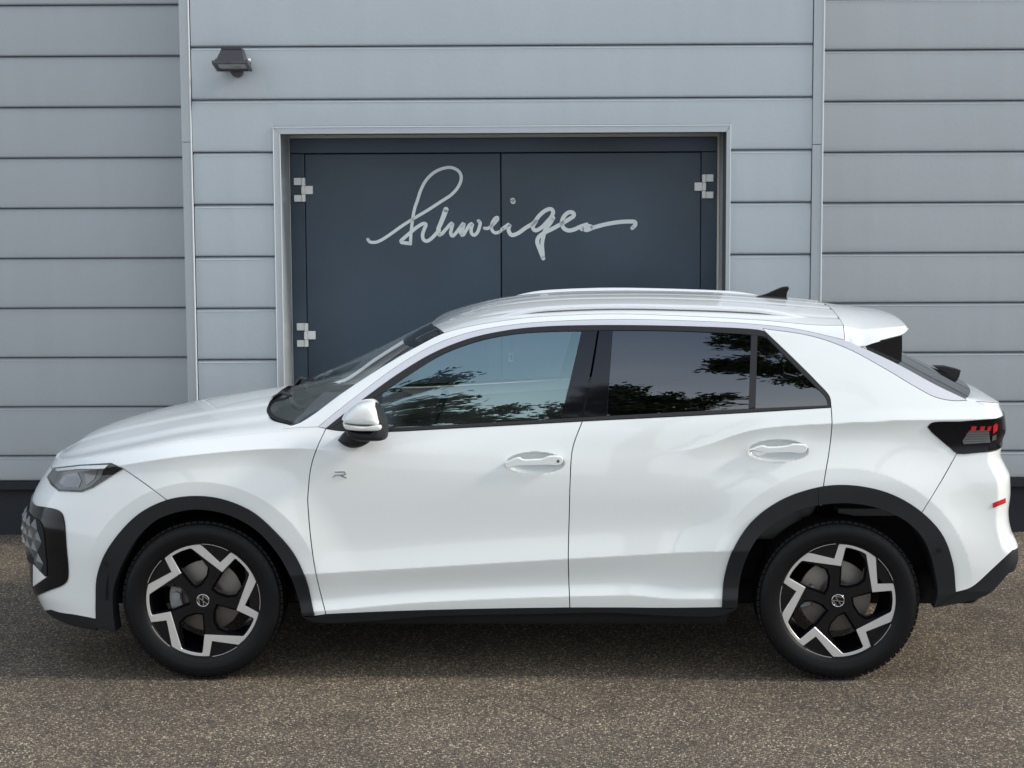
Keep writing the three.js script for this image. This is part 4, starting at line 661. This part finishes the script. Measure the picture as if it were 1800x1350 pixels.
for (const [a, b, yj] of [[xL0, xL1, wallPt(324, 250, DM)[1]], [xR0, xR1, wallPt(1441, 254, DM)[1]]]) for (const [y0, y1, k] of [[baseY, yj - 0.001, 0.001], [yj + 0.001, TOP, 0.0035]])
  part('corner_flashing', merged([new RoundedBoxGeometry(b - a, y1 - y0, 0.012, 2, 0.003).translate((a + b) / 2, (y0 + y1) / 2, DM + k), new THREE.BoxGeometry(0.004, y1 - y0, 0.40).translate(a < 0 ? a + 0.003 : b - 0.003, (y0 + y1) / 2, DM - 0.205)]), W_.flash, hall);
part('base_flashing', merged([box(-9, xL0, flashY, baseY - 0.002, DS - 0.05, DS + 0.012), box(xR1, 10, flashY, baseY - 0.002, DS - 0.05, DS + 0.012), box(xL0, oL[0], flashY, baseY - 0.002, DM - 0.2, DM + 0.01), box(oR[0], xR1, flashY, baseY - 0.002, DM - 0.2, DM + 0.01)]), W_.base, hall);
part('plinth', merged([box(-9, xL0, -0.05, flashY - 0.002, DS - 0.3, DS - 0.03), box(xR1, 10, -0.05, flashY - 0.002, DS - 0.3, DS - 0.03), box(xL0, oL[0], -0.05, flashY - 0.002, DM - 0.35, DM - 0.03), box(oR[0], xR1, -0.05, flashY - 0.002, DM - 0.35, DM - 0.03)]), W_.base, hall);
part('parapet', merged([box(-9.05, 10.05, TOP, TOP + 0.08, DS - 0.4, DS + 0.06), box(xL0 - 0.02, xR1 + 0.02, TOP + 0.001, TOP + 0.081, DS + 0.06, DM + 0.05)]), W_.flash, hall);
part('rear_mass', merged([box(-9, 10, 0, TOP - 0.02, DS - 6, DS - 0.36)]), W_.joint, hall);
for (const [x, a, b] of [[xL1 - 0.004, baseY, TOP], [xR1 - 0.004, baseY, TOP]]) part('flashing_lip', new RoundedBoxGeometry(0.008, b - a, 0.012, 3, 0.0035).translate(x, (a + b) / 2, DM + 0.012), W_.lip, hall);
// opening trim: face flashing and reveals
const iL = wallPt(492, 240, DM)[0], iR2 = wallPt(1277, 240, DM)[0], iT = wallPt(880, 234, DM)[1];
const ZD = DS + 0.02;
{ const fl = (pts) => new THREE.ExtrudeGeometry(shapeOf(pts), { depth: 0.006, bevelEnabled: true, bevelSize: 0.002, bevelThickness: 0.002, bevelOffset: -0.002, bevelSegments: 2 });
  part('opening_trim', fl([[oL[0], -0.02], [iL, -0.02], [iL, iT], [oL[0], dTop]]).translate(0, 0, DM), W_.flash, hall);
  part('opening_trim', fl([[oR[0], -0.02], [iR2, -0.02], [iR2, iT], [oR[0], dTop]]).translate(0, 0, DM), W_.flash, hall);
  part('opening_trim', fl([[oL[0] + 0.001, dTop], [oR[0] - 0.001, dTop], [iR2 - 0.001, iT], [iL + 0.001, iT]]).translate(0, 0, DM), W_.flash, hall);
  part('trim_lip', new RoundedBoxGeometry(oR[0] - oL[0] + 0.006, 0.006, 0.010, 3, 0.0025).translate((oL[0] + oR[0]) / 2, dTop, DM + 0.006), W_.lip, hall);
  for (const [x, y] of [[oL[0], dTop], [iL, iT], [oR[0], dTop]]) part('trim_lip', new RoundedBoxGeometry(0.005, y, 0.009, 3, 0.002).translate(x, y / 2, DM + 0.0055), W_.lip, hall);
  part('opening_reveal', merged([box(iL - 0.008, iL - 0.002, -0.02, iT, ZD - 0.03, DM - 0.003), box(iR2 + 0.002, iR2 + 0.008, -0.02, iT, ZD - 0.03, DM - 0.003), box(iL - 0.002, iR2 + 0.002, iT + 0.002, iT + 0.008, ZD - 0.03, DM - 0.003)]), W_.flash, hall); }
// double steel door
const gate = new THREE.Group(); gate.name = numbered('steel_double_door'); gate.userData = { label: 'dark blue-grey steel double door with pale handwritten lettering, recessed behind the car', category: 'door' };
gate.rotation.y = 0.0124; scene.add(gate);
const dp = (px, py) => wallPt(px, py, ZD);
const fL = dp(509, 246)[0], fR = dp(1261, 242)[0], fT = dp(880, 242)[1], lL = dp(536, 300)[0], lR = dp(1232, 300)[0], lT = dp(880, 269.5)[1], lM = dp(880.5, 330)[0];
part('frame_gap', merged([box(iL, fL - 0.001, -0.02, iT, ZD - 0.06, ZD - 0.002), box(fR + 0.001, iR2, -0.02, iT, ZD - 0.06, ZD - 0.002), box(fL - 0.001, fR + 0.001, fT + 0.001, iT, ZD - 0.06, ZD - 0.006)]), W_.cream, gate);
part('door_backing', box(fL, fR, -0.02, fT, ZD - 0.075, ZD - 0.062), W_.base, gate);
for (const [a, b, c, d] of [[fL, lL - 0.003, 0, lT + 0.003], [lR + 0.003, fR, 0, lT + 0.003], [fL, fR, lT + 0.005, fT]]) { const g = new RoundedBoxGeometry(b - a, d - c, 0.06, 2, 0.004); const u = g.attributes.uv, p = g.attributes.position; for (let i = 0; i < u.count; i++) u.setXY(i, p.getX(i) + a, p.getY(i)); part('door_frame', g.translate((a + b) / 2, (c + d) / 2, ZD - 0.03), W_.door, gate); }
const leaves = [[lL, lM - 0.003], [lM + 0.003, lR]].map(([a, b], i) => { const g = new RoundedBoxGeometry(b - a, lT - 0.01, 0.05, 2, 0.004), p = g.attributes.position, u = g.attributes.uv; for (let k = 0; k < u.count; k++) u.setXY(k, p.getX(k) + i * 1.37, p.getY(k)); return part('door_leaf', g.translate((a + b) / 2, (lT + 0.01) / 2, ZD - 0.026), W_.door, gate); });
for (const [cx, cy, s] of [[530, 334, 1], [535, 589, 1], [1241, 328, -1], [1240, 580, -1]]) {
  const [x, y] = dp(cx, cy), k = 0.00313, bx = (px0, px1, py0, py1, d) => new RoundedBoxGeometry((px1 - px0) * k, (py1 - py0) * k, d, 2, 0.003).translate(x + s * (px0 + px1) / 2 * k, y - (py0 + py1) / 2 * k, ZD + d / 2 - 0.001);
  part('door_hinge', merged([bx(-13, 1, -22, -9, 0.022), bx(1.3, 7.5, -22, -7.5, 0.030), bx(-13, 1, 9, 21, 0.022), bx(1.3, 7.5, 7.5, 21, 0.030), bx(0.5, 7, -7, 7, 0.030), bx(7.3, 21, -7.5, 7.5, 0.022)]), W_.hinge, gate);
}
{ // handwritten lettering as raised strokes
  const a = (x, y) => [690 + x / 9, 350 + y / 9], b = (x, y) => [870 + x / 6.923, 340 + y / 6.923], c = (x, y) => [620 + x / 3.4615, 270 + y / 3.4615];
  const strokes = [
    [[...[[92, 522], [103, 536], [135, 540], [170, 528], [230, 490], [300, 440], [380, 390], [460, 342], [540, 290], [600, 250], [640, 205], [658, 165], [658, 130], [640, 103], [600, 85], [550, 90], [495, 115], [448, 160], [415, 220], [392, 290]].map((p) => c(...p)), ...[[355, 130], [325, 270], [305, 420], [292, 540], [282, 705]].map((p) => a(...p))], 5.6, 5.6],
    [[[282, 705], [130, 672], [200, 600], [300, 515], [400, 435], [500, 385], [528, 400], [500, 480], [475, 570], [490, 640], [540, 665], [600, 635], [680, 555], [740, 490]].map((p) => a(...p)), 6.4, 6.4],
    [[[845, 165], [800, 290], [760, 390], [722, 490], [745, 565]].map((p) => a(...p)), 9.6, 7.0],
    [[[735, 560], [770, 555], [850, 470], [930, 385], [950, 380], [930, 480], [920, 540], [945, 585], [1000, 540], [1090, 420], [1130, 375], [1120, 440], [1090, 530], [1110, 575], [1160, 500], [1230, 400], [1265, 390], [1245, 470], [1250, 540], [1290, 570], [1340, 530], [1375, 440], [1385, 370], [1360, 345]].map((p) => a(...p)), 6.2, 6.2],
    [[[1090, 420], [1075, 520], [1100, 570]].map((p) => a(...p)), 6.6, 6.6],
    [[[1455, 460], [1500, 465], [1560, 430], [1640, 350], [1670, 300], [1645, 290], [1600, 330], [1565, 420], [1580, 500], [1630, 535], [1707, 510]].map((p) => a(...p)), 5.8, 5.8],
    [[[88, 435], [140, 400], [178, 375], [165, 440], [200, 505], [270, 490], [380, 415], [470, 360], [540, 270], [620, 205], [680, 190], [708, 220], [690, 280], [640, 340], [560, 420], [490, 450], [460, 410], [500, 340]].map((p) => b(...p)), 7.2, 7.2],
    [[[705, 300], [670, 360], [620, 430], [590, 520], [575, 620], [585, 740], [588, 790]].map((p) => b(...p)), 8.5, 6.0],
    [[[588, 790], [545, 680], [515, 590], [530, 535], [600, 480], [700, 430], [800, 375], [900, 315], [960, 270], [950, 235], [900, 230], [840, 280], [815, 350], [835, 420], [890, 450], [960, 440], [1040, 405], [1130, 380], [1085, 430], [1110, 445], [1200, 415], [1350, 375], [1500, 350], [1640, 342], [1705, 350], [1705, 385], [1672, 420]].map((p) => b(...p)), 7.4, 7.4],
    [[[1060, 430], [1130, 400], [1190, 415]].map((p) => b(...p)), 8.5, 8.5],
    [[[217, 84], [220, 96]].map((p) => b(...p)), 9.2, 9.6],
  ];
  const geo = [[], []]; let lay = 0;
  for (const [pts, w0, w1] of strokes) {
    const c3 = new THREE.CatmullRomCurve3(pts.map(([x, y]) => { const [u, v] = dp(x, y); return V(u, v, 0); }), false, 'centripetal'), n = Math.max(4, Math.ceil(c3.getLength() / 0.006)), P = c3.getSpacedPoints(n), k = 0.00313 / 2; lay += 0.00012;
    for (const side of [0, 1]) {
      const keep = (p) => side ? p.x > lM + 0.004 : p.x < lM - 0.004; let run = [];
      const flush = () => { if (run.length > 1) { const pos = [], idx = [], uv = [], m = run.length;
        for (let i = 0; i < m; i++) { const [p, w, t] = run[i], nx = -t.y * w, ny = t.x * w; for (const [q, z] of [[1, 0], [1, 0.0022], [-1, 0.0022], [-1, 0]]) { pos.push(p.x + nx * q, p.y + ny * q, z); uv.push(p.x, p.y); } }
        for (let i = 0; i < m - 1; i++) for (let j = 0; j < 3; j++) { const A = i * 4 + j, Bq = A + 1, Cq = A + 4, D = Cq + 1; idx.push(A, Bq, Cq, Bq, D, Cq); }
        for (const e of [0, m - 1]) { const [p, w] = run[e], s = pos.length / 3; pos.push(p.x, p.y, 0.0022); uv.push(0, 0); for (let q = 0; q <= 16; q++) { const an = q / 16 * 2 * Math.PI; pos.push(p.x + w * Math.cos(an), p.y + w * Math.sin(an), 0.0022); uv.push(0, 0); if (q) idx.push(s, s + q, s + q + 1); } }
        geo[side].push(geoFrom(pos, pos.map((_, q) => (q % 3 === 2 ? 1 : 0)), idx, uv).translate(0, 0, ZD - 0.0008 + lay)); } run = []; };
      for (let i = 0; i <= n; i++) { const t = c3.getTangentAt(i / n); keep(P[i]) ? run.push([P[i], lerp(w0, w1, i / n) * k, t]) : flush(); } flush();
    }
  }
  geo.forEach((g, i) => part('lettering', merged(g), W_.script, leaves[i]));
}
{ // floodlight on the wall
  const lampT = thing('floodlight', 'dark grey floodlight on a bracket high on the left of the wall', 'lamp'), z0 = DM + 0.02; lampT.rotation.y = 0.0124;
  const w = (px, py, d) => wallPt(px, py, DM + d), P = [w(386, 86, 0.14), w(426, 86, 0.14), w(432, 111, 0.17), w(380, 111, 0.17)];
  const [cx, cy] = w(407, 100, 0.15), hw = (P[1][0] - P[0][0]) / 2, hb = (P[2][0] - P[3][0]) / 2, fwd = 0.10;
  const q = (x0, x1, y, z) => [[x0, y, z], [x1, y, z]], f = [];
  const top = cy + 0.040, bot = cy - 0.036;
  const hull = [[-hw, top, z0 + 0.07], [hw, top, z0 + 0.07], [hb, bot, z0 + 0.045], [-hb, bot, z0 + 0.045], [-hw * 0.9, top, z0 + 0.13], [hw * 0.9, top, z0 + 0.13], [hb, bot, z0 + 0.21], [-hb, bot, z0 + 0.21]].map((p) => V(...p));
  const quad = (a, b, c, d) => { const o = [], i = [0, 1, 2, 0, 2, 3]; for (const k of [a, b, c, d]) o.push(hull[k].x + cx, hull[k].y, hull[k].z); return geoFrom(o, null, i); };
  part('lamp_body', merged([quad(4, 7, 6, 5), quad(0, 1, 2, 3), quad(0, 4, 5, 1), quad(0, 3, 7, 4), quad(1, 5, 6, 2), quad(3, 2, 6, 7)]), W_.lamp, lampT);
  const fins = []; for (let i = 0; i < 10; i++) fins.push(new RoundedBoxGeometry(0.006, 0.012, 0.07, 1, 0.002).translate(cx - hw * 0.85 + hw * 1.7 * i / 9, top + 0.004, z0 + 0.10)); part('cooling_fins', merged(fins), W_.lamp, lampT);
  const fr = new THREE.Shape([[-0.094, -0.085], [0.094, -0.085], [0.094, 0.085], [-0.094, 0.085]].map((p) => new THREE.Vector2(...p))); fr.holes.push(new THREE.Path([[-0.08, -0.07], [-0.08, 0.07], [0.08, 0.07], [0.08, -0.07]].map((p) => new THREE.Vector2(...p))));
  const tilt = (g) => g.rotateX(Math.PI / 2 - 0.20).translate(cx + 0.002, bot - 0.012, z0 + 0.125);
  part('lamp_frame', tilt(new THREE.ExtrudeGeometry(fr, { depth: 0.014, bevelEnabled: true, bevelSize: 0.002, bevelThickness: 0.002 }).translate(0, 0, -0.007)), W_.lamp, lampT);
  part('lamp_glass', tilt(new THREE.BoxGeometry(0.162, 0.142, 0.006).translate(0, 0, -0.002)), mat([0.42, 0.43, 0.44], { roughness: 0.15 }), lampT);
  part('frame_screw', new THREE.CylinderGeometry(0.008, 0.008, 0.02, 12).rotateX(Math.PI / 2).translate(cx - 0.008, bot + 0.004, z0 + 0.215), W_.lamp, lampT);
  part('lamp_bracket', merged([new THREE.CylinderGeometry(0.034, 0.034, 0.035, 24).rotateX(Math.PI / 2).translate(cx + 0.01, bot - 0.034, z0 + 0.0), new THREE.BoxGeometry(0.004, 0.03, 0.13).translate(cx + hb + 0.006, bot + 0.01, z0 + 0.075), new THREE.BoxGeometry(0.004, 0.03, 0.13).translate(cx - hb - 0.006, bot + 0.01, z0 + 0.075), new THREE.BoxGeometry(hb * 2 + 0.016, 0.03, 0.004).translate(cx, bot + 0.01, z0 + 0.012)]), W_.lamp, lampT);
  part('bracket_bolt', new THREE.CylinderGeometry(0.009, 0.009, 0.014, 12).rotateZ(Math.PI / 2).translate(cx + hb + 0.014, bot + 0.018, z0 + 0.12), W_.hinge, lampT);
}
// ---------------------------------------------------------------- trees across the yard, behind the photographer: they and the sky show in the car's windows
{ const leafM = mat([0.045, 0.075, 0.025], { roughness: 0.7, side: THREE.DoubleSide }), barkM = mat([0.09, 0.075, 0.06], { roughness: 0.9 });
  const limb = (a, b, r0, r1, sag = 0) => { const pts = [...Array(9)].map((_, i) => a.clone().lerp(b, i / 8).add(V(0, -sag * Math.sin(Math.PI * i / 8), 0))); return sweep(pts, ring(1, 1, 8), (t) => lerp(r0, r1, t), Math.abs(b.y - a.y) > Math.abs(b.x - a.x) + Math.abs(b.z - a.z) ? V(1, 0, 0) : V(0, 1, 0)); };
  const tree = (label, foot, fork, blobs, seed) => {      // blobs: [x, y, z, radius across, radius up, leaves]
    const r = rng(seed), t = thing('tree', label, 'tree', [0, 0, 0]), wood = [limb(foot, fork, 0.24, 0.15)], pos = [], nor = [], idx = [];
    for (const [x, y, z, ra, rb, n] of blobs) {
      const c = V(x, y, z); wood.push(limb(fork, c, 0.07, 0.012, -0.4));
      const tw = [...Array(Math.ceil(n / 34))].map(() => { const a = r() * 6.283, e = (r() - 0.5) * 2; return V(Math.cos(a) * Math.sqrt(1 - e * e) * ra, e * rb, Math.sin(a) * Math.sqrt(1 - e * e) * ra).multiplyScalar(0.35 + 0.75 * r()); });
      for (const w of tw) { wood.push(limb(c, c.clone().add(w), 0.010, 0.003));
        for (let i = 0; i < 34; i++) {
          const p = c.clone().addScaledVector(w, 0.35 + 0.75 * r()).add(V((r() - 0.5) * 0.34, (r() - 0.5) * 0.24, (r() - 0.5) * 0.34)), a = V(r() - 0.5, (r() - 0.5) * 0.7, r() - 0.5).normalize(), b = V(r() - 0.5, r() - 0.5, r() - 0.5).cross(a).normalize(), l = 0.05 + 0.05 * r(), s = pos.length / 3, m = b.clone().cross(a);
          for (const [k, q] of [[-1, 0], [0, 0.45], [1, 0], [0, -0.45]]) { const v = p.clone().addScaledVector(a, k * l).addScaledVector(b, q * l); pos.push(v.x, v.y, v.z); nor.push(m.x, m.y, m.z); }
          idx.push(s, s + 1, s + 2, s, s + 2, s + 3);
        } }
    }
    part('trunk', merged(wood), barkM, t); part('crown', geoFrom(pos, nor, idx), leafM, t);
  };
  const via = (px, py, z) => { const [u, y] = toBody(px, py, -0.005), p = body(u, y, -0.005), n = bodyNormal(u, y), d = p.clone().sub(camP).normalize(), k = d.addScaledVector(n, -2 * d.dot(n)); return p.addScaledVector(k, (z - p.z) / k.z).toArray(); };
  const at = (px, py, z, ra, rb, n) => [...via(px, py, z), ra, rb, n];
  tree('slender leafy tree opposite the front half of the car', V(-4.2, 0, 11.2), V(-3.0, 6.0, 10.6), [at(690, 720, 10.4, 0.55, 0.6, 420), at(715, 690, 10.2, 0.5, 0.5, 420), at(750, 672, 10.2, 0.45, 0.35, 300), at(785, 668, 10.2, 0.3, 0.15, 90), at(735, 735, 10.4, 0.6, 0.3, 340), at(800, 738, 10.4, 0.5, 0.22, 160), at(850, 742, 10.4, 0.5, 0.2, 150), at(872, 722, 10.4, 0.4, 0.3, 110), at(905, 716, 10.4, 0.35, 0.2, 70), at(900, 740, 10.4, 0.4, 0.2, 110), at(645, 745, 10.4, 0.8, 0.6, 600)], 41);
  tree('broad dark tree opposite the middle of the car', V(0.9, 0, 12.6), V(0.9, 5.4, 11.6), [at(1010, 715, 10.8, 0.5, 0.6, 420), at(1050, 700, 10.8, 0.55, 0.6, 560), at(1085, 690, 10.8, 0.55, 0.55, 620), at(1085, 722, 10.8, 0.7, 0.5, 760), at(1120, 715, 10.8, 0.6, 0.5, 760), at(1160, 705, 10.8, 0.5, 0.4, 560), at(1195, 706, 10.8, 0.5, 0.35, 420), at(1225, 712, 10.8, 0.45, 0.3, 260), at(1250, 700, 10.8, 0.4, 0.15, 120), at(1190, 728, 10.8, 0.8, 0.4, 560), at(980, 735, 10.8, 0.6, 0.4, 320)], 42);
  tree('tall tree with an overhanging bough opposite the rear of the car', V(5.6, 0, 12.0), V(4.2, 9.5, 11.0), [at(1262, 640, 10.6, 0.45, 0.3, 260), at(1290, 645, 10.6, 0.45, 0.35, 420), at(1318, 640, 10.6, 0.5, 0.6, 620), at(1300, 605, 10.6, 0.4, 0.4, 320), at(1320, 596, 10.6, 0.5, 0.5, 560), at(1350, 610, 10.6, 0.6, 0.7, 800), at(1345, 650, 10.6, 0.55, 0.5, 700), at(1380, 645, 10.6, 0.6, 0.6, 760), at(1400, 668, 10.6, 0.5, 0.35, 360), at(1425, 680, 10.6, 0.5, 0.25, 240), at(1410, 640, 10.6, 0.8, 0.6, 620), at(1370, 590, 10.6, 0.9, 0.8, 900)], 43);
}
{ // small tag hanging inside
  const p = atZ(898.5, 628, -0.05), t = thing('hanging_tag', 'small white tag hanging inside the car behind the front door window', 'tag', [p.x, p.y, p.z]);
  const g = new RoundedBoxGeometry(0.021, 0.045, 0.004, 3, 0.0018), h = new RoundedBoxGeometry(0.009, 0.024, 0.003, 2, 0.0014).translate(0, 0, 0.0022);
  part('tag_card', g, mat([0.8, 0.82, 0.8]), t); part('tag_print', h, mat([0.2, 0.22, 0.22]), t); part('tag_string', new THREE.CylinderGeometry(0.0012, 0.0012, 0.12, 8).translate(0, 0.082, 0), mat(0.3), t);
}
renderer.render(scene, camera);
